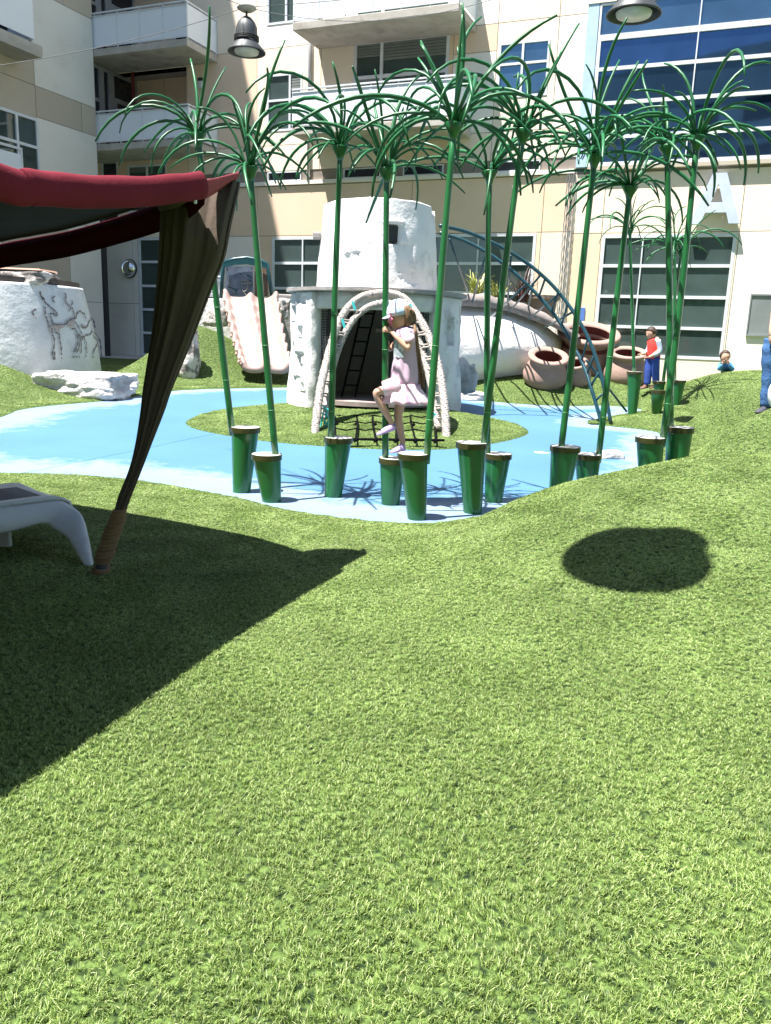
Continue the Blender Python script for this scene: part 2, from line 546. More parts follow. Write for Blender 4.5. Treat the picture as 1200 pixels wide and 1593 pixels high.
ns = gn.new('GeometryNodeInputNamedAttribute'); ns.data_type = 'FLOAT'; ns.inputs['Name'].default_value = 'siz'
gl.new(gi.outputs[0], dp.inputs['Mesh']); gl.new(na.outputs['Attribute'], dp.inputs['Density'])
ci = gn.new('GeometryNodeCollectionInfo'); ci.inputs['Collection'].default_value = tufts; ci.inputs['Separate Children'].default_value = True; ci.inputs['Reset Children'].default_value = True
ip = gn.new('GeometryNodeInstanceOnPoints'); ip.inputs['Pick Instance'].default_value = True
rv = gn.new('FunctionNodeRandomValue'); rv.data_type = 'FLOAT'; rv.inputs[2].default_value = .75; rv.inputs[3].default_value = 1.25
mu = gn.new('ShaderNodeMath'); mu.operation = 'MULTIPLY'; gl.new(rv.outputs[1], mu.inputs[0]); gl.new(ns.outputs['Attribute'], mu.inputs[1])
gl.new(dp.outputs['Points'], ip.inputs['Points']); gl.new(ci.outputs[0], ip.inputs['Instance']); gl.new(dp.outputs['Rotation'], ip.inputs['Rotation']); nf_ = gn.new('GeometryNodeInputNamedAttribute'); nf_.data_type = 'FLOAT'; nf_.inputs['Name'].default_value = 'flt'
mz_ = gn.new('ShaderNodeMath'); mz_.operation = 'MULTIPLY'; gl.new(mu.outputs[0], mz_.inputs[0]); gl.new(nf_.outputs['Attribute'], mz_.inputs[1])
cb_ = gn.new('ShaderNodeCombineXYZ'); gl.new(mu.outputs[0], cb_.inputs[0]); gl.new(mu.outputs[0], cb_.inputs[1]); gl.new(mz_.outputs[0], cb_.inputs[2])
gl.new(cb_.outputs[0], ip.inputs['Scale'])
rvr = gn.new('FunctionNodeRandomValue'); rvr.data_type = 'FLOAT_VECTOR'; rvr.inputs[0].default_value = (0, 0, 0); rvr.inputs[1].default_value = (.25, .25, 6.283)
ri = gn.new('GeometryNodeRotateInstances'); gl.new(rvr.outputs[0], ri.inputs['Rotation'])
nt_ = gn.new('ShaderNodeTexNoise'); nt_.inputs['Scale'].default_value = 3.2; nt_.inputs['Detail'].default_value = 3
vs_ = gn.new('ShaderNodeVectorMath'); vs_.operation = 'SUBTRACT'; vs_.inputs[1].default_value = (.5, .5, .5); gl.new(nt_.outputs['Color'], vs_.inputs[0])
vm_ = gn.new('ShaderNodeVectorMath'); vm_.operation = 'MULTIPLY'; vm_.inputs[1].default_value = (1.6, 1.6, 0); gl.new(vs_.outputs[0], vm_.inputs[0])
r2_ = gn.new('GeometryNodeRotateInstances'); r2_.inputs['Local Space'].default_value = True
gl.new(ip.outputs[0], r2_.inputs['Instances']); gl.new(vm_.outputs[0], r2_.inputs['Rotation'])
gl.new(r2_.outputs[0], ri.inputs['Instances']); gl.new(ri.outputs[0], go.inputs[0])
md = grass.modifiers.new('scatter', 'NODES'); md.node_group = ng

# ------------------------------------------------------------------ main apartment building
FD = 23.5
FA = radians(22)
nin = Vector((sin(FA), cos(FA), 0)); er = Vector((cos(FA), -sin(FA), 0))


def F(px, py, t=0.0):
    d = ray(px, py); k = (FD - t) / d.dot(nin)
    q = Vector((0, 0, CH)) + d * k
    return q.dot(er), q.z


def cells(mb, rect, holes, y0, y1, mi=0):
    """rectangle with rectangular holes, front face at local y0, sides back to y1 (local x = along, z = up)"""
    s0, s1, z0, z1 = rect
    hs = [h for h in holes if h[0] < s1 and h[1] > s0 and h[2] < z1 and h[3] > z0]
    S = sorted({s0, s1} | {min(max(v, s0), s1) for h in hs for v in h[:2]})
    Z = sorted({z0, z1} | {min(max(v, z0), z1) for h in hs for v in h[2:]})
    ok = {}
    for i in range(len(S) - 1):
        for j in range(len(Z) - 1):
            cxx, czz = (S[i] + S[i + 1]) / 2, (Z[j] + Z[j + 1]) / 2
            ok[i, j] = not any(h[0] < cxx < h[1] and h[2] < czz < h[3] for h in hs)
    any_ = False
    for (i, j), v in ok.items():
        if not v: continue
        any_ = True
        a, b, c, d = S[i], S[i + 1], Z[j], Z[j + 1]
        mb.add([(a, y0, c), (b, y0, c), (b, y0, d), (a, y0, d)], [(0, 1, 2, 3)], mi)
        for (ii, jj, q) in ((i - 1, j, [(a, y1, c), (a, y0, c), (a, y0, d), (a, y1, d)]), (i + 1, j, [(b, y0, c), (b, y1, c), (b, y1, d), (b, y0, d)]),
                            (i, j - 1, [(a, y1, c), (b, y1, c), (b, y0, c), (a, y0, c)]), (i, j + 1, [(a, y0, d), (b, y0, d), (b, y1, d), (a, y1, d)])):
            if not ok.get((ii, jj), False): mb.add(q, [(0, 1, 2, 3)], mi)
    return any_


M['blind'] = mat('window_blind', (.20, .22, .21), (.16, .18, .17), 3, .7)


def window(par, s0, s1, z0, z1, rows, cols, gm, fw=.06, fm='frame', y=-.035, deep=.06, name='window', thin=None):
    """frame with mullions; every pane a child"""
    S = [s0] + list(cols) + [s1]; Z = [z0] + list(rows) + [z1]
    holes = []
    for i in range(len(S) - 1):
        for j in range(len(Z) - 1):
            a = fw if i == 0 else (thin or fw) / 2; b = fw if i == len(S) - 2 else (thin or fw) / 2
            c = fw if j == 0 else fw / 2; d = fw if j == len(Z) - 2 else fw / 2
            holes.append((S[i] + a, S[i + 1] - b, Z[j] + c, Z[j + 1] - d))
    mb = MB(); cells(mb, (s0, s1, z0, z1), holes, y, y + deep + .02)
    f = mb.build(name, M[fm], par)
    for h in holes:
        g = MB(); g.box((h[0] - .01, y + deep - .01 + random.uniform(0, .004), h[2] - .01), (h[1] + .01, y + deep + .012, h[3] + .01))
        pn = g.build('pane', M[gm], f)
        if gm == 'glass_g' and z0 > 5 and random.random() < .5:
            zb_ = h[3] - (h[3] - h[2]) * random.uniform(.25, .75); g = MB(); nb = max(3, int((h[3] - zb_) / .07))
            for q_ in range(nb): g.box((h[0] + .01, y + deep - .03, h[3] - (q_ + .8) * (h[3] - zb_) / nb), (h[1] - .01, y + deep - .018, h[3] - q_ * (h[3] - zb_) / nb))
            g.build('blind', M['blind'], f)
    return f


B = empty('apartment_building', nin * FD, -FA, label='cream and beige panelled apartment building with balconies, blue glass bay and letter A', cat='building')
WIN = []   # holes in the wall: s0,s1,z0,z1


def win(s0, s1, z0, z1, rows=(), cols=(), gm='glass_g', **k):
    WIN.append((s0, s1, z0, z1))
    window(B, s0, s1, z0, z1, rows, cols, gm, **k)


q4 = lambda a, b, n: [a + (b - a) * i / n for i in range(1, n)]
win(-3.42, -.05, 1.08, 4.28, q4(1.08, 4.28, 4), [-2.35], 'glass_g', fw=.08, thin=.03)
win(-13.7, -10.9, 1.98, 4.34, [2.78, 3.55], [-12.6], 'glass_g', fw=.08, thin=.04)
win(-8.4, -5.23, 1.9, 4.36, [2.72, 3.54], [-6.9], 'glass_g', fw=.08, thin=.04)
win(-18.95, -15.6, .43, 4.38, q4(.43, 4.38, 5), [-17.8, -16.7], 'glass_g', fw=.08)
for a, b in ((-13.87, -12.68), (-11.24, -10.03), (-9.31, -8.06), (-6.6, -5.26)):
    win(a, b, 6.0, 6.28, (), (), 'glass_d', fw=.03)
win(-13.9, -12.67, 7.45, 9.07, [8.33], [-13.1], 'glass_g', fw=.06)
win(-13.9, -12.67, 10.44, 12.1, [], [-13.25], 'glass_g', fw=.06)
win(-6.62, -5.22, 7.9, 9.3, [8.75], [-5.95], 'glass_t', fw=.06)
win(-6.62, -5.22, 10.9, 12.3, [11.75], [-5.95], 'glass_b', fw=.06)
win(-10.98, -8.05, 7.15, 9.72, [8.75], [-10.1], 'glass_g', fw=.09)
win(-10.98, -8.05, 9.95, 12.5, [11.5], [-10.1], 'glass_g', fw=.09)
win(-20.4, -19.7, 4.5, 7.0, [], [], 'glass_d')
win(-19.3, -17.7, 5.2, 6.7, [6.0], [-18.5], 'glass_g')
BAY = (-4.28, 4.2, 6.05, 14.0)
REC = [(-20.9, -16.85, 7.1, 9.55), (-20.9, -16.85, 9.85, 12.4)]

panels = []
cols1 = [-21.0, -16.83, -14.25, -12.05, -10.0, -7.93, -6.68, -5.02, -4.28]
CA = {  # colours by row band, one per column
    (9.8, 12.6): ['cream', 'cream', 'white', 'white', 'white', 'white', 'cream', 'cream'],
    (7.05, 9.8): ['cream', 'beige', 'cream', 'cream', 'beige', 'beige', 'cream', 'white'],
    (6.3, 7.05): ['beige', 'cream', 'cream', 'cream', 'beige', 'cream', 'cream', 'cream'],
}
for (z0, z1), cs in CA.items():
    for i, c in enumerate(cs): panels.append((cols1[i], cols1[i + 1], z0, z1, c))
for i in range(len(cols1) - 1): panels.append((cols1[i], cols1[i + 1], 12.6, 16.0, 'cream' if i % 2 else 'white'))
# a beige block above the shadowed pale one right of the middle balcony
panels = [p for p in panels if not (p[0] == -7.93 and p[2] == 7.05)]
panels += [(-7.93, -6.68, 9.12, 9.8, 'beige'), (-7.93, -6.68, 7.05, 9.12, 'white')]
colsL = [-21.0, -19.2, -18.97, -16.9, -15.55, -14.25, -11.4, -9.0, -5.1, -4.28]
for i in range(len(colsL) - 1):
    c = ['wgrey', 'wgrey', 'white', 'white', 'white', 'beige', 'beige', 'beige', 'cream'][i]
    panels.append((colsL[i], colsL[i + 1], 4.38, 5.86, 'cream' if i < 4 else 'beige'))
    panels.append((colsL[i], colsL[i + 1], 0, 4.38, c) if i in (2, 5, 7) else (colsL[i], colsL[i + 1], 2.2, 4.38, c))
    if i not in (2, 5, 7): panels.append((colsL[i], colsL[i + 1], 0, 2.2, c))
for s0, s1, c0, c1 in ((-4.28, -3.45, 'beige', 'cream'), (-3.45, 0, 'cream', 'cream'), (0, 2.4, 'white', 'cream'), (2.4, 4.8, 'white', 'cream'), (4.8, 8, 'white', 'white')):
    panels.append((s0, s1, 4.33, 5.86, c1)); panels.append((s0, s1, 0, 4.33, c0))
panels.append((4.2, 8, 6.05, 11, 'white'))
holes = WIN + REC + [BAY]
wl = MB(); cells(wl, (-24, 10, -.5, 16), holes, 0, .35)
wl.build('wall', M['joint'], B)
g_ = .009
for (s0, s1, z0, z1, c) in panels:
    mb = MB()
    if cells(mb, (s0 + g_, s1 - g_, z0 + g_, z1 - g_), holes, -.02, .005): mb.build('panel', M[c], B)
# sill ledge between ground floor and upper floors
mb = MB(); mb.box((-21, -.09, 5.88), (-4.3, .05, 5.99)); mb.build('ledge', M['white'], B)
# rear block so nothing is open behind
mb = MB(); mb.box((-24, .9, -.5), (10, 9, 16)); mb.build('core', M['joint'], B)
# recessed loggias at the left
for (s0, s1, z0, z1) in REC:
    mb = MB(); mb.box((s0, .0, z0 - .3), (s1, 1.0, z0)); mb.build('loggia_floor', M['conc'], B)
    mb = MB(); mb.box((s1 - .001, .0, z0), (s1 + .1, .88, z1)); mb.build('loggia_side', M['beige'], B)
    for a, b, c, d in ((s0, -18.35, z0, z1), (-18.35, s1, z0 + 1.35, z1), (-18.35, -17.9, z0, z0 + 1.33)):
        mb = MB(); mb.box((a + .01, .80, c + .01), (b - .01, .88, d - .01)); mb.build('panel', M['beige'], B)
    window(B, -17.9, s1 - .02, z0, z0 + 1.33, [], [], 'glass_d', y=.78)
# fully glazed side of the stair hall beside the loggia
for z0, z1 in ((7.12, 9.5), (9.9, 12.3)):
    T = empty('side_window', (0, 0, 0)); T.parent = B
    T.location = (-19.62, 1.4, 0); T.rotation_euler = (0, 0, radians(-90 + 180)) if False else (0, 0, radians(90))
    # local x of T runs inward along the building's depth
    T.location = (-19.45, -1.35, 0)
    mb = MB(); cells(mb, (0, 2.2, z0, z1), [(.08, .28, z0 + .08, z0 + 1.3), (.08, .28, z0 + 1.4, z1 - .1), (.52, .72, z0 + .06, z1 - .1), (1.0, 2.05, z0 + 1.62, z1 - .1), (1.12, 1.98, z0 + .1, z0 + 1.48)], 0, .08)
    f = mb.build('frame', M['steel'], T)
    mb = MB(); mb.box((.02, .04, z0 + .02), (2.15, .06, z1 - .02)); mb.build('pane', M['glass_d'], T)
mb = MB(); mb.box((-19.0, -.06, 7.1), (-18.92, .0, 9.55)); mb.build('corner_strip', M['redstrip'], B)


def balcony(s0, s1, z, left_end=True, ph=.93):
    """slab, framed frosted panels and top rail"""
    mb = MB(); mb.box((s0, -1.6, z - .2), (s1, -.022, z)); sb = mb.build('balcony_slab', M['conc'], B); bez(sb, .012, 1)
    n = max(1, round((s1 - s0) / 1.9))
    for i in range(n):
        a = s0 + (s1 - s0) * i / n + .002; b = s0 + (s1 - s0) * (i + 1) / n - .002
        mb = MB(); mb.box((a, -1.58, z + .06), (b, -1.565, z + ph)); mb.build('railing_panel', M['rail'], B)
    for s in (s0 + .02, s1 - .02):
        mb = MB(); mb.box((s - .008, -1.54, z + .06), (s + .008, -.05, z + ph)); mb.build('railing_panel', M['rail'], B)
    mb = MB()
    mb.box((s0, -1.61, z + ph + .05), (s1, -1.55, z + ph + .09)); mb.box((s0, -1.60, z + ph - .03), (s1, -1.59, z + ph)); mb.box((s0, -1.60, z + .04), (s1, -1.59, z + .07))
    for s in (s0, s1 - .04):
        mb.box((s, -1.552, z + ph + .05), (s + .04, -.02, z + ph + .09)); mb.box((s, -1.56, z), (s + .04, -1.53, z + ph + .05)); mb.box((s, -.08, z), (s + .04, -.04, z + ph + .05))
    for i in range(1, 2 * n):
        s = s0 + (s1 - s0) * i / (2 * n); mb.box((s - .015, -1.588, z), (s + .015, -1.583 + .03, z + ph + .05))
    mb.build('balcony_rail', M['frame'], B)


balcony(-20.8, -15.68, 9.77, ph=.93)
balcony(-20.8, -15.68, 7.03, ph=.88)
balcony(-12.15, -7.3, 9.83, ph=.93)
balcony(-12.15, -7.3, 7.12, ph=.93)
# blue curtain wall bay
BW = (-3.98, 3.9, 6.1, 13.0)
mb = MB(); mb.box((-4.28, -.10, 6.02), (-3.99, .3, 9.98)); mb.build('bay_edge', M['blueframe'], B)
mb = MB(); mb.box((-4.28, -.12, 9.98), (8, .3, 14)); mb.build('bay_header', M['white'], B)
mb = MB(); mb.box((-3.99, -.16, 5.92), (8, .3, 6.02)); mb.build('bay_sill', M['taupe'], B)
mb = MB(); mb.box((-4.29, .24, 6.0), (4.3, .5, 14)); mb.build('bay_back', M['joint'], B)
window(B, -3.97, 4.1, 6.03, 9.17, [6.74, 7.57, 8.40], [-1.5, 1.1], 'glass_b', fw=.09, y=-.1, thin=.03)
window(B, -3.97, 4.1, 9.172, 9.96, [], [-1.5, 1.1], 'glass_t', fw=.05, y=-.1, thin=.03)
# downpipe beside the middle balcony, rain leader beside the bay
mb = MB(); mb.tube([(-12.4, -.08, 5.98), (-12.4, -.08, 12.4)], .05, 8); mb.build('downpipe', M['steel'], B, smooth=True)
mb = MB()
for k in range(5):
    mb.tube([(-4.48 + .055 * k + .008 * sin(z * 23 + k * 2), -.08 - .02 * (k % 2), z) for z in np.linspace(.9, 5.86, 120)], .014, 4)
mb.build('rain_chain', M['steel'], B)
# small blue notice by the pots, wall light, mirror dome, grey screen
mb = MB(); mb.box((-4.02, -.05, 1.98), (-3.72, -.022, 2.36)); o = mb.build('sign', mat('blue_sign', (.10, .20, .55), rough=.4)); o.matrix_world = Matrix.Translation(nin * FD) @ Matrix.Rotation(-FA, 4, 'Z')
tag(o, 'small plain blue sign on the beige wall above the big clay pot', 'sign')
FM = Matrix.Translation(nin * FD) @ Matrix.Rotation(-FA, 4, 'Z')
s_, z_ = F(203, 418)
mo = empty('mirror_dome', FM @ Vector((s_, -.02, z_)), -FA, label='round convex mirror dome on the grey shaded wall beside the tall left window', cat='mirror')
mb = MB(); mb.rings([[(r * cos(2 * pi * k / 24), y, r * sin(2 * pi * k / 24)) for k in range(24)] for r, y in ((.30, -.02), (.295, -.08), (.26, -.15), (.18, -.21), (.08, -.245), (.01, -.25))])
mb.build('dome', mat('mirror_metal', (.75, .78, .8), rough=.04, metal=1), mo, smooth=True)
mb = MB(); mb.rings([[(r * cos(2 * pi * k / 24), y, r * sin(2 * pi * k / 24)) for k in range(24)] for r, y in ((.28, 0), (.32, -.01), (.32, -.04), (.3, -.05))]); mb.build('rim', M['dark'], mo, smooth=True)
s_, z_ = F(315, 130, 0)
lo = empty('wall_light', FM @ Vector((s_, -.02, z_)), -FA, label='small white wall light on the shaded panel between two left balconies', cat='light')
mb = MB(); mb.box((-.07, -.12, -.16), (.07, -.02, .05)); bez(mb.build('lamp_shade', M['frame'], lo), .02)
mb = MB(); mb.box((-.08, -.13, .05), (.08, 0, .14)); bez(mb.build('bracket', M['dark'], lo), .01)
gs = empty('wall_screen', FM @ Vector((.45, -.02, 1.73)), -FA, label='grey blank framed board on the white wall at the right edge', cat='board')
mb = MB(); mb.box((.03, -.03, .05), (1.4, -.01, 1.02)); mb.build('panel', mat('brushed_grey', (.30, .33, .34), (.24, .26, .27), 1.5, rough=.35, metal=.3), gs)
mb = MB(); cells(mb, (0, 1.43, 0, 1.06), [(.03, 1.4, .05, 1.02)], -.06, 0); mb.build('frame', M['steel'], gs)
# letter A
A_ = empty('letter_sign', FM @ Vector((-.62, -.02, 4.5)), -FA, label='big white capital letter A standing off the wall above the window', cat='letter')
mb = MB()
out = [(-.60, 0), (-.34, 0), (-.25, .27), (.25, .27), (.34, 0), (.60, 0), (.17, 1.22), (-.17, 1.22)]
tri = [(-.14, .52), (.14, .52), (0, .96)]
for y in (-.22, -.10):
    vs = [(x, y, z) for x, z in out] + [(x, y, z) for x, z in tri]
    fs = [(0, 1, 2, 8, 10, 7), (2, 3, 9, 8), (3, 4, 5, 6, 10, 9), (6, 7, 10)]
    if y == -.10: fs = [f[::-1] for f in fs]
    mb.add(vs, fs)
for lst in (out, tri[::-1]):
    n = len(lst)
    for i in range(n):
        a, b = lst[i], lst[(i + 1) % n]
        mb.add([(a[0], -.22, a[1]), (b[0], -.22, b[1]), (b[0], -.10, b[1]), (a[0], -.10, a[1])], [(0, 3, 2, 1)])
mb.build('face', mat('white_letter', (.54, .61, .74), rough=.5), A_)
mb = MB()
for x, z in ((-.42, .3), (.42, .3), (0, 1.1)): mb.box((x - .015, -.1, z - .015), (x + .015, .0, z + .015))
mb.build('standoff', M['steel'], A_)

# ------------------------------------------------------------------ left wing, in shade, at a right angle
ws = -19.17; wt = 1.63
WG = empty('side_wing', FM @ Vector((ws, -wt, 0)), -FA + pi / 2, label='shaded grey and taupe panelled wing closing the court on the left', cat='building')
# local x runs towards the camera, local y into the wing, z up


def Wt(px, py):
    d = ray(px, py); k = ws / d.dot(er)
    q = Vector((0, 0, CH)) + d * k
    return FD - q.dot(nin) - wt, q.z


HW = 27.5
wwin = [(2.42, 4.9, 8.95, 12.0), (2.42, 5.9, 4.8, 7.2)]
wl = MB(); cells(wl, (0, 30, -.5, HW), wwin, 0, .35); wl.build('wall', M['joint'], WG)
mb = MB(); mb.box((0, .36, -.5), (30, 8, HW)); mb.build('core', M['joint'], WG)
mb = MB(); mb.box((-.02, .0, -.5), (-.001, 8, HW)); mb.build('end_wall', M['wgrey'], WG)
wp = [(0, 2.45, 8.08, 10.6, 'wgrey'), (2.45, 6, 8.08, 8.93, 'taupe'), (2.45, 8, 8.93, 14, 'wgrey'), (0, 1.15, 10.6, 13, 'taupe'), (1.15, 2.45, 10.6, 13, 'taupe'), (0, .62, 7.25, 8.08, 'taupe'), (.62, 2.45, 7.25, 8.08, 'taupe'),
      (2.45, 6, 7.2, 8.08, 'taupe'), (0, 2.45, 4.5, 7.25, 'wgrey'), (2.45, 8, 4.4, 7.2, 'wgrey'), (0, 1.4, 2.15, 4.5, 'wgrey'), (1.4, 4, 2.15, 4.4, 'taupe'), (0, 1.4, 0, 2.15, 'wgrey'), (1.4, 4, 0, 2.15, 'wgrey'), (4, 8, 0, 4.4, 'wgrey'),
      (6, 12, 7.2, 8.93, 'taupe'), (8, 14, 8.93, 14, 'wgrey'), (8, 14, 0, 7.2, 'wgrey'), (0, 8, 13, 18, 'wgrey'), (8, 16, 14, 20, 'wgrey')]
for s0, s1, z0, z1, c in wp:
    mb = MB()
    if cells(mb, (s0 + g_, s1 - g_, z0 + g_, z1 - g_), wwin, -.02, .005): mb.build('panel', M[c], WG)
window(WG, 2.42, 4.9, 8.95, 12.0, [9.85], [3.25], 'glass_d', fw=.08)
window(WG, 2.42, 5.9, 4.8, 7.2, [6.4], [3.2, 4.5], 'glass_g', fw=.08)
mb = MB(); mb.box((3.0, -.9, 8.55), (7, -.03, 8.85)); mb.build('balcony_slab', M['conc'], WG)
mb = MB(); mb.box((3.25, -.88, 8.95), (7, -.86, 10.0)); mb.box((3.25, -.86, 8.95), (3.27, -.03, 10.0)); mb.build('railing_panel', M['rail'], WG)
mb = MB(); mb.box((3.1, -.07, 4.6), (3.16, -.03, 6.2)); mb.box((3.1, -.07, 6.2), (6, -.03, 6.27)); mb.build('railing', M['frame'], WG)
mb = MB(); mb.box((3.16, -.06, 4.6), (6, -.04, 6.08)); mb.build('railing_panel', M['rail'], WG)
mb = MB(); mb.box((-.16, -.12, -.2), (-.03, .02, 5.5)); mb.build('downpipe', M['dark'], WG)

# the wing was drawn with x running towards the viewer; turn it round to the true side
for ch in WG.children_recursive:
    ch.data.transform(Matrix.Scale(-1, 4, (1, 0, 0))); ch.data.flip_normals()

# paved strip by the left doors
pv = MB()
for i in range(7):
    s0 = -21 + i * 1.0
    b_ = MB(); b_.box((s0 + .01, -2.4, .20), (s0 + .99, -.03, .425)); o = b_.build('pavement' if i == 0 else 'pavement', M['conc']); o.matrix_world = FM; tag(o, kind='structure')

# unseen building opposite, added for dark window reflections, raised to cut sky light
OB = empty('unseen_opposite_building', (0, -18, 0), 0, label='plain building added behind the viewer, mirrored in the windows and cutting sky light', cat='building')
mb = MB(); hl = [(x, x + 2.2, z, z + 1.6) for x in np.arange(-28, 27, 4) for z in (1, 4.2, 7.4, 10.6, 13.8, 17)]
mb.box((-30, -8, -.5), (30, 0, 22)); mb.build('wall', M['wgrey'], OB)
mb = MB()
for h in hl: mb.box((h[0], -.02, h[2]), (h[1], .03, h[3]))
mb.build('window', M['glass_d'], OB)

# ------------------------------------------------------------------ papyrus sculptures with stepping posts
M['green'] = mat('green_paint', (.017, .145, .04), (.012, .115, .032), 1.5, .30, .15, 9, coat=.25, rnd=.12, bdist=.004, stain=(.04, .11, .05), stsc=7)
M['stem'] = mat('green_stem_paint', (.021, .155, .046), (.015, .125, .035), 4, .3, .1, 30, coat=.3, rnd=.1, bdist=.003)
M['leaf'] = mat('green_leaf_paint', (.018, .155, .052), (.011, .105, .036), 6, .40, .1, 30, rnd=.2, bdist=.003)
M['rim'] = mat('dark_brass_rim', (.07, .065, .02), (.04, .045, .015), 6, .35, .1, 40, metal=.3)
M['captop'] = mat('pale_cap', (.62, .60, .58), (.50, .48, .46), 9, .6, .2, 60, stain=(.30, .27, .22), stsc=14)
M['ring'] = mat('pale_green_ring', (.10, .32, .12), rough=.4)


def leaf_mesh(kind):
    """one arching metal leaf: a bent round bar rising then drooping"""
    L_, e0, e1, bend = kind
    n = 11; pts = []; x = z = 0.0; y = 0.0
    for i in range(n):
        t = i / (n - 1)
        pts.append((x, y, z))
        a = radians(e0 + (e1 - e0) * t ** bend)
        x += cos(a) * L_ / (n - 1); z += sin(a) * L_ / (n - 1); y += .10 * sin(t * 2.5) * L_ / n
    mb = MB(); mb.tube(pts, [.0095, .0120] + [.0138] * (n - 5) + [.012, .010, .0075], 6)
    me = bpy.data.meshes.new('leaf'); me.from_pydata(mb.v, [], mb.f); me.materials.append(M['leaf'])
    me.polygons.foreach_set('use_smooth', [True] * len(me.polygons))
    return me


LEAF = {
    'arc': [leaf_mesh(k) for k in ((1.05, 60, -78, .8), (.95, 50, -75, .8), (1.2, 66, -72, .9), (.85, 38, -82, .7), (1.0, 30, -45, .9), (.8, 62, -25, .8), (1.25, 72, -80, 1.0), (.7, 20, -70, .7))],
    'tall': [leaf_mesh(k) for k in ((.95, 84, 30, 1.6), (.9, 78, 100, 1), (.8, 76, 0, 1.8), (.95, 82, 60, 1.0), (.75, 66, 50, 1), (.7, 100, 60, 1), (.85, 88, -10, 2.2))],
}
GR_P = 'green papyrus sculptures rising from stepping posts'


def papyrus(top, base, y, wpx, foot, head, arcs, talls, label, yh=None, sc=1.0, wind=0.0, rings=(0.25, .55), tint=None):
    """stepping post > cap, stem with rings, cup and arching leaves"""
    T_ = P(top[0], top[1], y); r = wpx / 2 / FPX * y
    zb = hz(P(base[0], base[1], y).x, y) - .03
    Bp = P(base[0], base[1], y); Bp.z = zb
    root = empty('papyrus_sculpture', Bp, label=label, cat='sculpture', group=GR_P)
    T0 = T_ - Bp
    mb = MB(); n = 26; rs = []
    for t in (0, .02, .3, .6, .9, .985, 1):
        c = Vector((0, 0, 0)).lerp(T0 - Vector((0, 0, .012)), t); rr = r * (.56 + .40 * t)
        if t > .98: rr = r * .95
        rs.append([c + Vector((rr * cos(2 * pi * k / n), rr * sin(2 * pi * k / n), 0)) for k in range(n)])
    mb.rings(rs); b_ = mb.build('post', M['green'], root, smooth=True)
    mb = MB(); rs = []
    for dz, rr in ((-.049, r * 1.0), (-.047, r * 1.03), (-.005, r * 1.03), (0, r * 1.015), (.0, r * .985)):
        rs.append([T0 + Vector((rr * cos(2 * pi * k / n), rr * sin(2 * pi * k / n), dz)) for k in range(n)])
    mb.rings(rs, cap=False)
    mb.add([T0 + Vector((r * .985 * cos(2 * pi * k / n), r * .985 * sin(2 * pi * k / n), -.001)) for k in range(n)], [tuple(range(n))], 1)
    cp = mb.build('cap', [M['rim'], M['captop']], b_)
    yh = yh or y
    f0 = P(foot[0], foot[1], y) - Bp; h0 = P(head[0], head[1], yh) - Bp
    f0.z = min(f0.z, T0.z - .08)
    N_ = 10; mid = []
    side = Vector((0, 1, 0))
    for i in range(N_):
        t = i / (N_ - 1)
        q = f0.lerp(h0, t); q += Vector((1, 0, 0)) * wind * sin(pi * t)
        mid.append(q)
    mb = MB(); mb.tube(mid, [.029 * sc] * 4 + [.027 * sc] * 3 + [.024 * sc] * 3, 10)
    st = mb.build('stem', M['stem'], root, smooth=True)
    for rt in rings:
        k = rt * (N_ - 1); i = int(k); c = mid[i].lerp(mid[i + 1], k - i); dr = (mid[i + 1] - mid[i]).normalized()
        mb = MB(); mb.tube([c - dr * .003, c + dr * .003], .0305 * sc, 10); mb.build('ring', M['ring'], st, smooth=True)
    dr = (mid[-1] - mid[-2]).normalized()
    mb = MB(); mb.tube([h0 - dr * .11 * sc, h0 - dr * .07 * sc, h0 - dr * .005, h0], [.024 * sc, .036 * sc, .075 * sc, .072 * sc], 12)
    mb.build('cup', M['stem'], root, smooth=True)
    tilt = Vector((0, 0, 1)).rotation_difference(dr.lerp(Vector((0, 0, 1)), .5)).to_matrix().to_4x4()
    tot = arcs + talls; bias = random.uniform(0, 6.28)
    for i in range(tot):
        kind = 'tall' if i < talls else 'arc'
        me = random.choice(LEAF[kind])
        az = (i * 2.399 + random.uniform(-.5, .5)); az += .45 * sin(az - bias)
        s_ = random.uniform(.62, 1.08) * sc * (1.15 if head[1] < 200 else 1)
        mw = Matrix.Translation(h0 + Vector((cos(az), sin(az), 0)) * .03 * sc) @ tilt @ Matrix.Rotation(az, 4, 'Z') @ Matrix.Rotation(random.uniform(-.4, .4), 4, 'X') @ Matrix.Rotation(random.uniform(-.28, .28), 4, 'Y') @ Matrix.Scale(s_, 4)
        inst('leaf', me, root, mw)
    return root


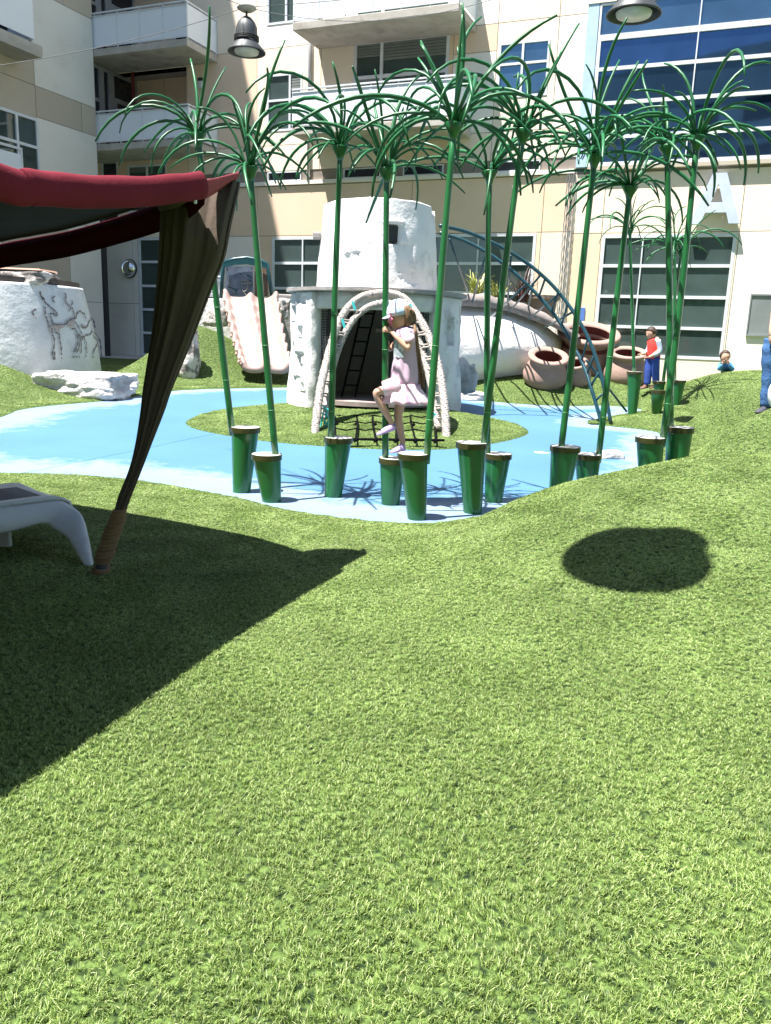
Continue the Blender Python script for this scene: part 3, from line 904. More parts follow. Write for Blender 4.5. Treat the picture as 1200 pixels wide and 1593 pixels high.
PAP = [
    ((382, 664), (375, 765), 7.24, 45, (362, 668), (308, 208), 17, 3, 'leftmost papyrus sculpture, its tall post beside the dark tent leg, stem leaning left'),
    ((415, 706), (425, 781), 6.87, 47, (430, 708), (389, 260), 18, 7, 'second papyrus sculpture from the left, on a short post that leans left'),
    ((527, 680), (517, 772), 7.18, 44, (515, 686), (530, 228), 20, 2, 'papyrus sculpture in front of the tower left pillar, low wide head of arching leaves'),
    ((612, 712), (607, 785), 6.93, 44, (600, 722), (602, 262), 14, 10, 'papyrus sculpture the girl holds, short post and upright spiky leaves'),
    ((643, 705), (651, 807), 6.38, 48, (664, 710), (707, 192), 20, 8, 'tallest papyrus sculpture, just right of the girl, leaves reaching the top of the picture'),
    ((734, 688), (737, 797), 6.70, 48, (752, 694), (815, 202), 19, 4, 'papyrus sculpture on a tall post, stem leaning right across a straight one'),
    ((775, 705), (767, 780), 7.20, 43, (759, 714), (762, 266), 15, 1, 'papyrus sculpture half hidden behind a taller post, straight upright stem'),
    ((880, 694), (868, 770), 7.10, 46, (871, 716), (926, 240), 18, 7, 'papyrus sculpture with its stem on the front left of the cap, at the pool edge'),
    ((915, 706), (913, 785), 7.45, 42, (931, 714), (981, 290), 18, 1, 'papyrus sculpture with a half sunk short post left of the white boulder'),
    ((1012, 680), (1012, 790), 7.10, 44, (1031, 686), (1085, 212), 20, 3, 'papyrus sculpture on the post right of the white boulder, stem leaning right'),
    ((1058, 664), (1048, 775), 7.25, 42, (1044, 672), (1038, 226), 17, 3, 'papyrus sculpture on the rightmost tall post rising from the mound'),
]
for i, a in enumerate(PAP):
    papyrus(*a, wind=random.uniform(-.02, .02), rings=(random.uniform(.12, .2), random.uniform(.36, .46)))
    bpy.context.view_layer.objects
SMALL = [
    ((988, 578), (986, 622), 14.0, 23, (987, 586), (980, 357), 12, 6, 'small far papyrus sculpture on a post beside the boy and the clay pot'),
    ((1026, 593), (1024, 634), 14.4, 18, (1031, 600), (1060, 392), 12, 1, 'small far papyrus sculpture, left post of a pair behind the crossing stems'),
    ((1056, 591), (1052, 627), 14.3, 22, (1050, 598), (1050, 378), 9, 3, 'small far papyrus sculpture, right post of a pair behind the crossing stems'),
]
for a in SMALL: papyrus(*a, sc=.95, rings=(.3,))
# one more short post standing before the far pair
T_ = P(1025, 607, 13.6); zb = hz(T_.x, 13.6) - .03
sp_ = empty('stepping_post', (T_.x, 13.6, zb), label='short green stepping post without a stem, in front of the far pair', cat='post')
mb = MB(); mb.lathe([(.001, 0), (.07, 0), (.115, T_.z - zb - .06)], 20); mb.build('body', M['green'], sp_, smooth=True)
mb = MB(); mb.lathe([(.118, T_.z - zb - .06), (.122, T_.z - zb), (.001, T_.z - zb)], 20); mb.build('cap', M['rim'], sp_)


# ------------------------------------------------------------------ tower
def plaster(name, c, c2, stain, bump=.5):
    return mat(name, c, c2, 1.6, .92, bump, 7, stain=stain, stsc=3.2, bdist=.05)


M['plaster'] = plaster('white_plaster', (.80, .79, .78), (.72, .71, .71), (.52, .51, .52))
M['plaster2'] = plaster('white_plaster_worn', (.74, .72, .70), (.60, .58, .57), (.42, .38, .36), .7)
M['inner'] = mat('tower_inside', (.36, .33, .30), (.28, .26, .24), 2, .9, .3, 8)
M['slate'] = mat('grey_slab', (.33, .31, .30), (.24, .22, .21), 5, .9, .5, 14, stain=(.5, .48, .46), stsc=5)
M['rope'] = mat('grey_rope', (.50, .45, .41), (.36, .32, .30), 10, .95, .9, 90, sx=(1, 1, 4), bdist=.01)
M['black'] = mat('black_rope', (.006, .006, .007), rough=.9, spec=.05)
M['cyan'] = mat('turquoise_cord', (.05, .55, .55), rough=.6)
tc0 = Vector((-.27, 14.0, 0)); tz = hz(-.19, 14.0)
TW = empty('play_tower', (tc0.x, tc0.y, 0), label='white plaster play tower with dark arched opening on the grass island', cat='tower')


def sdf_noise(x, y, z, s=1.5): return noise.noise(Vector((x * s, y * s, z * s)))


def ring_wall(a0, a1, z0, z1, r0f, th, nA, nZ, name, m, par, niches=(), amp=.03, zlow=None):
    """thick curved wall; niches = (angle, z, half angle, half height, depth) are pushed in"""
    outer = []; inner = []
    for j in range(nZ + 1):
        ro = []; ri = []
        for i in range(nA + 1):
            a = a0 + (a1 - a0) * i / nA; t = j / nZ
            zz0 = z0 if zlow is None else zlow(a)
            z = zz0 + (z1 - zz0) * t
            r = r0f(z, a)
            x, y = sin(a) * r, -cos(a) * r
            r += amp * sdf_noise(x, y, z, 1.3) + amp * .5 * sdf_noise(x, y, z + 9, 4)
            for (na_, nz_, ha, hh, dp) in niches:
                e = max(abs(a - na_) / ha, abs(z - nz_) / hh) + .12 * sdf_noise(x * 3, y, z * 3, 3)
                if e < 1.0: r -= dp
                elif e < 1.22: r += .02
            ro.append((sin(a) * r, -cos(a) * r, z)); ri.append((sin(a) * (r0f(z, a) - th), -cos(a) * (r0f(z, a) - th), z))
        outer.append(ro); inner.append(ri)
    mb = MB(); n = nA + 1
    vs = [p for r in outer for p in r] + [p for r in inner for p in r]; o_ = n * (nZ + 1); fs = []
    full = abs(abs(a1 - a0) - 2 * pi) < 1e-4
    for j in range(nZ):
        for i in range(nA):
            k = j * n + i
            fs.append((k, k + 1, k + n + 1, k + n)); fs.append((o_ + k + 1, o_ + k, o_ + k + n, o_ + k + n + 1))
        if not full:
            k = j * n; fs.append((o_ + k, k, k + n, o_ + k + n)); k += nA; fs.append((k, o_ + k, o_ + k + n, k + n))
    for i in range(nA):
        k = i; fs.append((o_ + k, o_ + k + 1, k + 1, k)); k = nZ * n + i; fs.append((k, k + 1, o_ + k + 1, o_ + k))
    mb.add(vs, fs)
    return mb.build(name, m, par, smooth=True)


def shade_flat_edges(o, ang=35):
    m_ = o.modifiers.new('es', 'EDGE_SPLIT'); m_.split_angle = radians(ang)
    return o


LZ = 2.13
low = lambda z, a: 1.50 - .10 * (z / LZ) - .06 * (cos(2 * a) < 0) * 0
op = radians(43)
nl = [(radians(-62), 1.98, .05, .07, .10), (radians(-52), 1.93, .05, .05, .1), (radians(-57), 1.45, .045, .06, .1), (radians(-57), .95, .08, .17, .14), (radians(-70), 1.75, .05, .10, .08), (radians(-66), 1.2, .05, .05, .1), (radians(-49), .6, .04, .05, .08)]
ring_wall(-pi * .95, -op, .1, LZ - .07, low, .30, 110, 70, 'pillar', M['plaster'], TW, nl, .045)
ring_wall(op, pi * .95, .1, LZ - .07, low, .30, 110, 70, 'pillar', M['plaster2'], TW, [(radians(58), 1.52, .085, .20, .16), (radians(75), .9, .06, .1, .08)], .06)
ring_wall(-op, op, LZ - .32, LZ - .07, lambda z, a: 1.34, .12, 20, 3, 'lintel', M['plaster2'], TW)
# grille panels each side of the arch, dark inner drum, floor and slab
for sgn in (-1, 1):
    mb = MB()
    for i in range(9):
        a = sgn * (radians(30) + i * radians(12) / 8); mb.tube([(sin(a) * 1.25, -cos(a) * 1.25, .45), (sin(a) * 1.25, -cos(a) * 1.25, LZ - .33)], .008, 4)
    for j in range(34):
        z = .5 + j * .041; mb.tube([(sin(sgn * radians(30)) * 1.25, -cos(radians(30)) * 1.25, z), (sin(sgn * radians(42)) * 1.25, -cos(radians(42)) * 1.25, z)], .006, 4)
    mb.build('mesh_grille', M['dark'], TW)
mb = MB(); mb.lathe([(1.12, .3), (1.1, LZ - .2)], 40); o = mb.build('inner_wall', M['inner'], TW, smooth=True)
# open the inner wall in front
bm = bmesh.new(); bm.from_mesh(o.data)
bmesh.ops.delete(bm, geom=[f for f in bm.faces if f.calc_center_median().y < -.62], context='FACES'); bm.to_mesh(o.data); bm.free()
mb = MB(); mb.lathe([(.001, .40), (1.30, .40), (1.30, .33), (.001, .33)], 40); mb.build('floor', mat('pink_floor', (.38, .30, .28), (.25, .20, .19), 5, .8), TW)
mb = MB(); rs = []
for rr, z in ((1.30, LZ - .07), (1.47, LZ - .06), (1.50, LZ - .05), (1.50, LZ), (1.0, LZ + .01)):
    rs.append([(rr * cos(2 * pi * k / 48) * (1 + .012 * sdf_noise(k, z, 0, .9)), rr * sin(2 * pi * k / 48), z + .008 * sdf_noise(k, 0, 0, .7)) for k in range(48)])
mb.rings(rs, cap=True); mb.build('ledge', M['slate'], TW)
up = lambda z, a: 1.01 - .10 * ((z - LZ) / (3.45 - LZ))
UT = 3.45
topf = lambda a: 0


def up_wall():
    nA, nZ = 120, 60; th = .16
    mb = MB(); rows = []
    for j in range(nZ + 1):
        row = []
        for i in range(nA):
            a = 2 * pi * i / nA; an = (a + pi) % (2 * pi) - pi
            zt = UT + .03 * sdf_noise(a, 1, 1, 2) - (.10 if radians(66) < an < radians(88) else 0) + .04 * cos(an)
            z = LZ + (zt - LZ) * j / nZ
            r = up(z, a)
            x, y = sin(a) * r, -cos(a) * r
            r += .022 * sdf_noise(x, y, z, 1.0) + .007 * sdf_noise(x, y, z, 5)
            # small square window hooded by a brow, broken plaster beside it
            if abs(an - radians(15)) < .10 and abs(z - 2.97) < .14: r -= .14
            elif abs(an - radians(15)) < .15 and abs(z - 3.14) < .03: r += .07
            if an > radians(20) and an < radians(40) and 2.2 < z < 2.85:
                e = sdf_noise(x * 2, y * 2, z * 2, 1.6) + .25 * (1 - abs(an - radians(28)) / .25) - .1 * (z - 2.2)
                if e > .18: r -= .03
            if abs(an + radians(24)) < .14 and abs(z - 2.62 - .15 * (an + .42)) < .05 and sdf_noise(x * 5, y, z * 6, 2) > -.05: r -= .035
            row.append((sin(a) * r, -cos(a) * r, z))
        rows.append(row)
    top = rows[-1]
    rows.append([(p[0] * .84, p[1] * .84, p[2]) for p in top])
    rows.append([(p[0] * .84, p[1] * .84, p[2] - .5) for p in top])
    mb.rings(rows, cap=False)
    return mb.build('turret', M['plaster'], TW, smooth=True)


up_wall()
wr = empty('turret_window', (0, 0, 0)); wr.parent = TW; wr.rotation_euler = (0, 0, radians(15))
mb = MB(); mb.box((-.085, -.90, 2.85), (.085, -.78, 3.09)); mb.build('opening', M['dark'], wr)  # dark block stands in for the shade inside the window recess
mb = MB(); mb.box((-.14, -1.02, 3.12), (.15, -.84, 3.16)); bez(mb.build('hood', M['plaster2'], wr), .012)
mb = MB(); mb.lathe([(.001, UT - .4), (.82, UT - .4)], 30); mb.build('turret_roof', M['slate'], TW)
mb = MB(); mb.box((-1.07, -.25, 2.92), (-.93, -.15, 3.04)); bez(mb.build('spout', M['slate'], TW), .03)
# ladder inside
mb = MB()
for x in (-.52, -.30): mb.tube([(x, -.55, .42), (x + .28, .55, 1.95)], .018, 6)
for i in range(6):
    t = .12 + i * .155; mb.tube([(-.52 + .28 * t, -.55 + 1.1 * t, .42 + 1.53 * t), (-.30 + .28 * t, -.55 + 1.1 * t, .42 + 1.53 * t)], .014, 5)
mb.build('ladder', M['black'], TW)
mb = MB(); mb.box((-.02, .98, 1.48), (.18, 1.05, 1.55)); bez(mb.build('foothold', mat('pale_hold', (.75, .70, .62)), TW), .02)

# rope arches in front of the opening
AR = empty('rope_arch', GP(590, 684), label='double rope wrapped arch with looped rungs in front of the tower opening', cat='climbing arch')
ao = off(AR)


def curve(pts, n=8):
    """Catmull-Rom through points"""
    pts = [Vector(p) for p in pts]; out_ = []
    q = [pts[0] * 2 - pts[1]] + pts + [pts[-1] * 2 - pts[-2]]
    for i in range(1, len(q) - 2):
        for k in range(n):
            t = k / n
            out_.append(.5 * ((2 * q[i]) + (-q[i - 1] + q[i + 1]) * t + (2 * q[i - 1] - 5 * q[i] + 4 * q[i + 1] - q[i + 2]) * t * t + (-q[i - 1] + 3 * q[i] - 3 * q[i + 1] + q[i + 2]) * t ** 3))
    out_.append(pts[-1]); return out_


A1 = [(489, 682, 10.7), (497, 615, 11.2), (507, 568, 11.6), (522, 517, 12.0), (537, 485, 12.2), (558, 465, 12.35), (583, 457, 12.45), (608, 457, 12.45), (632, 467, 12.4), (656, 501, 12.1), (671, 533, 11.9), (683, 572, 11.6), (691, 625, 11.2), (695, 686, 10.8)]
A2 = [(505, 650, 11.4), (512, 596, 11.8), (526, 545, 12.0), (540, 512, 12.1), (558, 488, 12.3), (580, 475, 12.35), (606, 472, 12.35), (628, 484, 12.25), (645, 512, 12.1), (660, 556, 11.9), (673, 610, 11.5), (682, 668, 11.1)]


def roped(pts, r, name, par, o0, sc=1.0):
    pp = curve([P(*p) - o0 for p in pts], 14)
    mb = MB(); mb.tube(pp, r, 10); b_ = mb.build(name, M['rope'], par, smooth=True)
    # wound cord: a helix round the pole
    tot = sum((pp[i + 1] - pp[i]).length for i in range(len(pp) - 1))
    hel = []; acc = 0; up_ = Vector((0, 1, 0))
    for i in range(len(pp) - 1):
        sg = pp[i + 1] - pp[i]; ln = sg.length; t = sg.normalized(); a = t.cross(up_).normalized(); b = t.cross(a)
        m_ = max(2, int(ln / .006))
        for k in range(m_):
            u = acc + ln * k / m_; an = u / .034 * 2 * pi * sc
            hel.append(pp[i] + sg * (k / m_) + (a * cos(an) + b * sin(an)) * (r * 1.04 if not hasattr(r, '__len__') else r[i] * 1.04))
        acc += ln
    mb = MB(); mb.tube(hel, .0085, 4, cap=False); mb.build('winding', M['rope'], b_)
    return pp


p1 = roped(A1, .056, 'arch_pole', AR, ao); p2 = roped(A2, .050, 'arch_pole', AR, ao)
for side in (0, 1):
    Q1 = A1[:7] if side == 0 else A1[7:]; Q2 = A2[:6] if side == 0 else A2[6:]
    def at_y(Q, y):
        Q = sorted(Q, key=lambda q: q[1]); ys_ = [q[1] for q in Q]
        return P(float(np.interp(y, ys_, [q[0] for q in Q])), y, float(np.interp(y, ys_, [q[2] for q in Q])) - .04) - ao
    for y0 in range(482, 640, 19):
        u_ = at_y(Q1, y0); v_ = at_y(Q1, y0 + 15); w_ = at_y(Q2, y0 + 17); x_ = at_y(Q2, y0 + 2); c = (u_ + v_ + w_ + x_) / 4; loop = []
        for k in range(17):
            a = 2 * pi * k / 16; s = max(-1, min(1, 1.25 * cos(a))); t = max(-1, min(1, 1.25 * sin(a)))
            loop.append(((u_ * (1 - s) + x_ * (1 + s)) * (1 - t) + (v_ * (1 - s) + w_ * (1 + s)) * (1 + t)) / 4)
        mb = MB(); mb.tube(loop, .013, 6, cap=False); mb.build('rung_loop', M['rope'], AR, smooth=True)
for (x, y, d) in ((551, 476, 12.2), (535, 503, 12.0), (640, 480, 12.3)):
    c = P(x, y, d) - ao; mb = MB(); mb.tube([c + Vector((-.02, -.05, .06)), c + Vector((.02, -.06, -.06))], .02, 6); mb.build('tie', M['cyan'], AR)
# turquoise net panels by the arch feet
for pts in (((500, 630), (515, 640), (507, 668), (495, 662)), ((672, 640), (684, 650), (690, 672), (678, 660))):
    mb = MB(); q = [P(x, y, 11.2) - ao for x, y in pts]
    for i in range(4):
        for (a, b, c, d) in ((q[0], q[1], q[3], q[2]), (q[0], q[3], q[1], q[2])):
            mb.tube([a.lerp(b, i / 3), c.lerp(d, i / 3)], .010, 4)
    mb.build('cord_net', M['cyan'], AR)
# black climbing net up to the tower floor
NT = empty('climbing_net', GP(585, 686), label='black knotted rope net sloping from the tower floor to a bar on the grass', cat='net'); no = off(NT)
tl, tr_, bl_, br_ = P(524, 641, 12.75) - no, P(668, 642, 12.75) - no, GP(522, 684, .10) - no, GP(678, 686, .10) - no
mb = MB()
for i in range(6):
    a = tl.lerp(tr_, i / 5); b = bl_.lerp(br_, i / 5); mid_ = (a + b) / 2 + Vector((.06 * (i % 2) - .03, 0, .03)); mb.tube(curve([a, mid_, b], 6), .014, 5)
for j in range(1, 4):
    t = j / 4; l = tl.lerp(bl_, t); r = tr_.lerp(br_, t)
    mb.tube([l.lerp(r, k / 10) + Vector((0, 0, .03 + .012 * cos(k * pi))) for k in range(11)], .010, 5)
mb.build('rope', M['black'], NT)
mb = MB(); mb.tube([bl_ + (bl_ - br_) * .09 + Vector((0, 0, .01)), br_ + (br_ - bl_) * .09 + Vector((0, 0, .01))], .018, 6); mb.build('bar', M['black'], NT)
for i in range(6):
    for j in (2, 4):
        t = j / 4; c = tl.lerp(bl_, t).lerp(tr_.lerp(br_, t), i / 5); mb = MB(); mb.tube([c + Vector((-.025, 0, -.02)), c + Vector((.025, 0, .02))], .024, 6); mb.build('knot', M['black'], NT)

# ------------------------------------------------------------------ rocks
M['rock'] = mat('pale_rock', (.66, .63, .61), (.46, .44, .43), 2.2, .95, .9, 9, stain=(.28, .26, .26), stsc=3.5, bdist=.06)
M['rockd'] = mat('pitted_rock', (.62, .58, .55), (.20, .18, .17), 4.5, .95, 1, 14, thr=(.48, .56), bdist=.06)


def rock(name, c, s, label, m='rock', seed=0, rz=0.0, cat='rock', group=None, sub=4, amp=.28, sq=.55, fr=1.0):
    bm = bmesh.new(); bmesh.ops.create_icosphere(bm, subdivisions=sub, radius=1)
    for v in bm.verts:
        p_ = v.co.copy()
        k = max(abs(p_.x), abs(p_.y), abs(p_.z)); p_ = p_.lerp(p_ / k, sq) * .85
        d = amp * noise.noise(p_ * fr * 1.3 + Vector((seed, 0, 0))) + amp * .45 * noise.noise(p_ * fr * 3.3 + Vector((0, seed, 0))) + amp * .2 * noise.noise(p_ * fr * 8 + Vector((0, seed, 5)))
        p_ *= 1 + d
        v.co = Vector((p_.x * s[0], p_.y * s[1], p_.z * s[2]))
    me = bpy.data.meshes.new(name); bm.to_mesh(me); bm.free(); me.materials.append(M[m])
    me.polygons.foreach_set('use_smooth', [True] * len(me.polygons))
    o = bpy.data.objects.new(name, me); COL.objects.link(o); o.location = c; o.rotation_euler = (0, 0, rz)
    tag(o, label, cat, group)
    return o


c = P(950, 706, 9.9); c.z = .08
rock('boulder', c, (.19, .12, .09), 'white boulder lying on the blue surfacing between two green posts', seed=3, sub=3)
c = GP(843, 704); c.z += -.03
rock('stone', c, (.13, .07, .045), 'flat pale stone on the blue surfacing left of a green post', seed=9, sub=3)
c = P(127, 598, 14.2)
rock('rock', c + Vector((.0, .2, -.03)), (.90, .60, .27), 'long flat topped grey rock slab at the foot of the painted drum', seed=5, rz=-.12, sub=5, amp=.22, sq=.8)
c = P(55, 583, 14.7)
rock('rock', P(80, 590, 14.6) + Vector((-.1, 0, -.12)), (.5, .4, .16), 'low pale rock at the left end of the flat slab', seed=12, rz=.1, sub=4, amp=.2, sq=.8)
rock('rock', P(291, 552, 17.6), (.30, .35, .68), 'pitted black and white rock standing at the side of the slide mound', 'rockd', seed=2, sub=5, amp=.3)
rock('rock', P(338, 493, 20.2), (.35, .2, .25), 'pitted pale rock on top of the mound beside the pink slide', 'rockd', seed=8, sub=4, amp=.35)
rock('rock', P(722, 585, 14.6), (.26, .3, .32), 'rough white rock right of the tower at the shore of the blue path', seed=21, sub=4, amp=.35)
rock('rock', GP(735, 622) + Vector((0, 0, .05)), (.30, .2, .12), 'small low white rock at the blue shore right of the tower', seed=23, sub=4, amp=.3)
rock('rock', P(443, 480, 20.3), (.16, .2, .30), 'pale rock beside the upper right edge of the pink slide', 'rockd', seed=28, sub=4, amp=.3)

# ------------------------------------------------------------------ pink slide and its mound wall
M['pink'] = mat('pink_resin', (.38, .265, .235), (.32, .225, .20), 2, .5, .2, 8, stain=(.50, .38, .35), stsc=3)
SL = empty('slide', P(410, 590, 17.3), label='pale pink double slide with three wavy ridges running down the mound', cat='slide'); s0 = off(SL)
bl, br, tlp, trp = P(374, 578, 17.4), P(455, 590, 17.4), P(346, 468, 19.9), P(432, 468, 19.9)
NU, NV = 44, 60; rows = []
for j in range(NV + 1):
    t = j / NV; row = []
    prof = t ** 1.05
    for i in range(NU + 1):
        u = i / NU
        l = bl.lerp(tlp, t); r = br.lerp(trp, t); q = l.lerp(r, u)
        zz = bl.z + (tlp.z - bl.z) * (t ** 1.15)
        rid = max(math.exp(-((u - cc) / .075) ** 2) * (hh * (1 + .30 * sin(t * 46 + ph))) for cc, ph, hh in ((.04, 0, .15), (.50, 1.3, .13), (.96, .6, .15)))
        lip = .10 * math.exp(-(t / .05) ** 2)
        q = q + Vector((.02 * sin(t * 46) * (abs(u - .5) < .12 or u < .12 or u > .88), 0, 0))
        q.z = zz + rid - .06 * sin(pi * t) + .10
        row.append(q - s0)
    rows.append(row)
mb = MB(); mb.rings(rows, cap=False, closed=False); o = mb.build('chute', M['pink'], SL, smooth=True)
sd_ = o.modifiers.new('s', 'SOLIDIFY'); sd_.thickness = .13; sd_.offset = 1 if False else -1
# white wall with landing behind the slide
WLL = empty('low_wall', P(395, 490, 20.6), label='white rendered wall behind the top of the pink slide', cat='wall'); w0 = off(WLL)
mb = MB(); a, b = P(286, 463, 20.7) - w0, P(432, 463, 20.7) - w0
mb.box((a.x, -.05, -.95), (b.x, .25, a.z)); bez(mb.build('wall', M['plaster'], WLL), .03)
mb = MB(); a, b = P(432, 458, 21.2) - w0, P(462, 458, 21.2) - w0
mb.box((a.x, .3, -.9), (b.x, .7, a.z)); bez(mb.build('pier', M['slate'], WLL), .03)
# teal gateway above the slide
M['teal'] = mat('dark_teal_paint', (.012, .07, .085), rough=.35)
M['etched'] = mat('etched_panel', (.22, .27, .38), (.10, .13, .20), 3, .25, .4, 9, metal=.4, stain=(.5, .5, .52), stsc=4)
GT = empty('gateway', P(380, 463, 20.4), label='dark teal arched frame with etched panels at the top of the slide', cat='arch'); g0 = off(GT)
fr_ = [(344, 463, 20.4), (346, 430, 20.4), (349, 408, 20.4), (365, 403, 20.4), (385, 401, 20.4), (405, 405, 20.4), (416, 411, 20.4), (419, 430, 20.4), (424, 465, 20.4)]
mb = MB(); mb.tube([P(*p) - g0 for p in fr_], .045, 8); mb.build('frame', M['teal'], GT, smooth=True)
mb = MB(); tp = [P(x, y, 20.38) - g0 for x, y in ((349, 406), (366, 402), (385, 400), (404, 404), (416, 410), (416, 418), (400, 414), (384, 411), (366, 412), (349, 416))]
n_ = len(tp); mb.add([v + Vector((0, -.02, 0)) for v in tp] + [v + Vector((0, .02, 0)) for v in tp], [(0, 1, 8, 9), (1, 2, 7, 8), (2, 3, 6, 7), (3, 4, 5, 6), (10, 19, 18, 11), (11, 18, 17, 12), (12, 17, 16, 13), (13, 16, 15, 14)] + [(i, (i + 1) % 10, (i + 1) % 10 + 10, i + 10) for i in range(10)])
mb.build('crest', M['teal'], GT)
for (x0, x1, yt, yb) in ((352, 394, 414, 461), (396, 417, 414, 461)):
    a, b, c, d = P(x0, yb, 20.5) - g0, P(x1, yb, 20.5) - g0, P(x1 - 1, yt + 1, 20.5) - g0, P(x0, yt, 20.5) - g0
    mb = MB(); mb.add([a, b, c, d] + [v + Vector((0, .03, 0)) for v in (a, b, c, d)], [(0, 1, 2, 3), (7, 6, 5, 4), (0, 4, 5, 1), (1, 5, 6, 2), (2, 6, 7, 3), (3, 7, 4, 0)])
    pn = mb.build('etched_panel', M['etched'] if x0 < 390 else mat('brown_panel', (.20, .13, .09), (.1, .07, .05), 5, sx=(6, 1, .5)), GT)
    # wriggling branch lines standing proud of the panel
    for k in range(10 if x0 < 390 else 0):
        x, y = random.uniform(x0 + 3, x1 - 3), random.uniform(yt + 5, yb - 4); pp = [P(x, y, 20.47) - g0]; an = random.uniform(0, 6.28)
        for s in range(4):
            an += random.uniform(-.8, .8); x = min(max(x + 5 * cos(an), x0 + 1), x1 - 1); y = min(max(y + 5 * sin(an), yt + 2), yb - 1); pp.append(P(x, y, 20.47) - g0)
        mb = MB(); mb.tube(pp, .012, 4); mb.build('relief_line', M['slate'] if k % 2 else M['teal'], pn)
EP = empty('etched_screen', P(330, 461, 20.9), label='pale etched translucent screen left of the teal gateway', cat='screen'); e0 = off(EP)
a, b, c, d = [P(x, y, 20.9) - e0 for x, y in ((300, 462), (346, 462), (346, 406), (300, 406))]
mb = MB(); mb.add([a, b, c, d] + [v + Vector((0, .03, 0)) for v in (a, b, c, d)], [(0, 1, 2, 3), (7, 6, 5, 4), (0, 4, 5, 1), (1, 5, 6, 2), (2, 6, 7, 3), (3, 7, 4, 0)])
mb.build('panel', mat('pale_screen', (.55, .58, .62), (.40, .43, .48), 4, .3), EP)
for k in range(14):
    x, y = random.uniform(318, 345), random.uniform(410, 458); pp = [P(x, y, 20.87) - e0]; an = random.uniform(0, 6.28)
    for s in range(4):
        an += random.uniform(-.8, .8); x = min(max(x + 5 * cos(an), 303), 345); y = min(max(y + 5 * sin(an), 408), 460); pp.append(P(x, y, 20.87) - e0)
    mb = MB(); mb.tube(pp, .011, 4); mb.build('relief_line', M['steel'], EP)

# ------------------------------------------------------------------ painted drum at the left
DC = Vector((-8.05, 16.3)); DR0 = 2.18; DR1 = 1.86; DZ0 = .2; DZ1 = 2.14
M['drumw'] = mat('drum_plaster', (.62, .65, .66), (.50, .53, .55), 1.1, .7, .5, 5, stain=(.42, .44, .46), stsc=1.8, bdist=.06)
DM = empty('painted_drum', (DC.x, DC.y, 0), label='big whitish plaster drum painted with horned antelopes, left of the court', cat='drum')
rf = lambda z: DR0 + (DR1 - DR0) * ((z - DZ0) / (DZ1 - DZ0)) - .05 * sin(pi * (z - DZ0) / (DZ1 - DZ0)) * -1
mb = MB(); rs = []
for j in range(41):
    z = DZ0 + (DZ1 - DZ0) * j / 40
    rs.append([(cos(2 * pi * k / 120) * (rf(z) + .02 * sdf_noise(k * .1, z, 0, 1.2)), sin(2 * pi * k / 120) * (rf(z) + .02 * sdf_noise(k * .1, z, 0, 1.2)), z) for k in range(120)])
rs.append([(p[0] * .93, p[1] * .93, p[2]) for p in rs[-1]])
mb.rings(rs, cap=True); mb.build('shell', M['drumw'], DM, smooth=True)
mb = MB(); mb.lathe([(DR1 * .93, DZ1 + .001), (DR1 * .97, DZ1 + .02), (DR1 * .97, DZ1 + .10), (.01, DZ1 + .11)], 60); mb.build('deck', mat('deck_brown', (.10, .075, .06), (.06, .045, .04), 6), DM)


def on_drum(px, py, lift=.006):
    d = ray(px, py); lo, hi = 10.0 / d.y, 20.0 / d.y
    f = lambda k: sqrt((d.x * k - DC.x) ** 2 + (d.y * k - DC.y) ** 2) - rf(min(max(CH + d.z * k, DZ0), DZ1)) - .012
    ks = np.linspace(lo, hi, 400); prev = ks[0]
    for k in ks:
        if f(k) <= 0: break
        prev = k
    k = prev; q = Vector((d.x * k, d.y * k, CH + d.z * k)); n_ = Vector((q.x - DC.x, q.y - DC.y, 0)).normalized()
    return q + n_ * lift - Vector((DC.x, DC.y, 0)), n_


Z8 = lambda x, y: (x / 5.4545, 400 + y / 5.4545)
STROKES = [
    [(340, 290), (350, 330), (370, 350), (385, 385), (410, 405)], [(345, 320), (362, 352), (372, 362)], [(410, 405), (430, 425), (455, 445), (480, 470), (492, 492)],
    [(385, 420), (383, 460), (392, 510), (405, 545), (418, 590), (432, 620)], [(425, 480), (450, 478), (475, 495), (490, 494)], [(425, 500), (440, 530), (450, 560), (480, 572), (520, 572), (555, 568), (580, 545), (610, 522), (645, 520)],
    [(432, 620), (445, 660), (460, 690), (458, 760), (445, 820), (460, 870), (465, 850), (462, 800)], [(500, 675), (510, 720), (520, 770), (522, 830)],
    [(555, 305), (562, 335), (555, 370), (575, 400)], [(610, 370), (618, 390), (600, 410)], [(575, 400), (600, 430), (585, 460)], [(608, 420), (625, 460), (635, 510)],
    [(645, 520), (655, 480), (680, 458), (700, 475), (718, 480), (728, 520)], [(690, 565), (700, 592), (725, 600), (745, 580), (760, 545), (785, 520), (800, 560), (805, 600)],
    [(610, 610), (630, 605), (650, 630), (660, 680), (655, 740), (640, 790), (630, 805)], [(650, 650), (680, 690), (675, 740), (660, 790), (650, 810)], [(700, 680), (690, 730), (690, 790), (685, 815)], [(710, 680), (730, 720), (735, 770), (738, 815)],
    [(665, 655), (700, 678), (740, 660), (765, 655), (778, 630), (780, 600)], [(785, 620), (795, 670), (825, 715), (820, 750), (800, 790), (790, 820)], [(800, 640), (845, 700), (855, 760), (862, 840)],
    [(305, 440), (285, 455), (280, 480), (295, 505), (315, 515)], [(465, 330), (450, 345), (452, 370), (465, 382)], [(640, 550), (660, 580), (690, 640), (700, 670)], [(470, 640), (500, 650), (510, 680)],
    [(620, 850), (632, 840)], [(645, 840), (650, 855)], [(668, 850), (675, 840)], [(730, 835), (735, 845)], [(790, 850), (798, 838)], [(520, 855), (528, 862)], [(445, 560), (440, 600), (450, 640)],
]
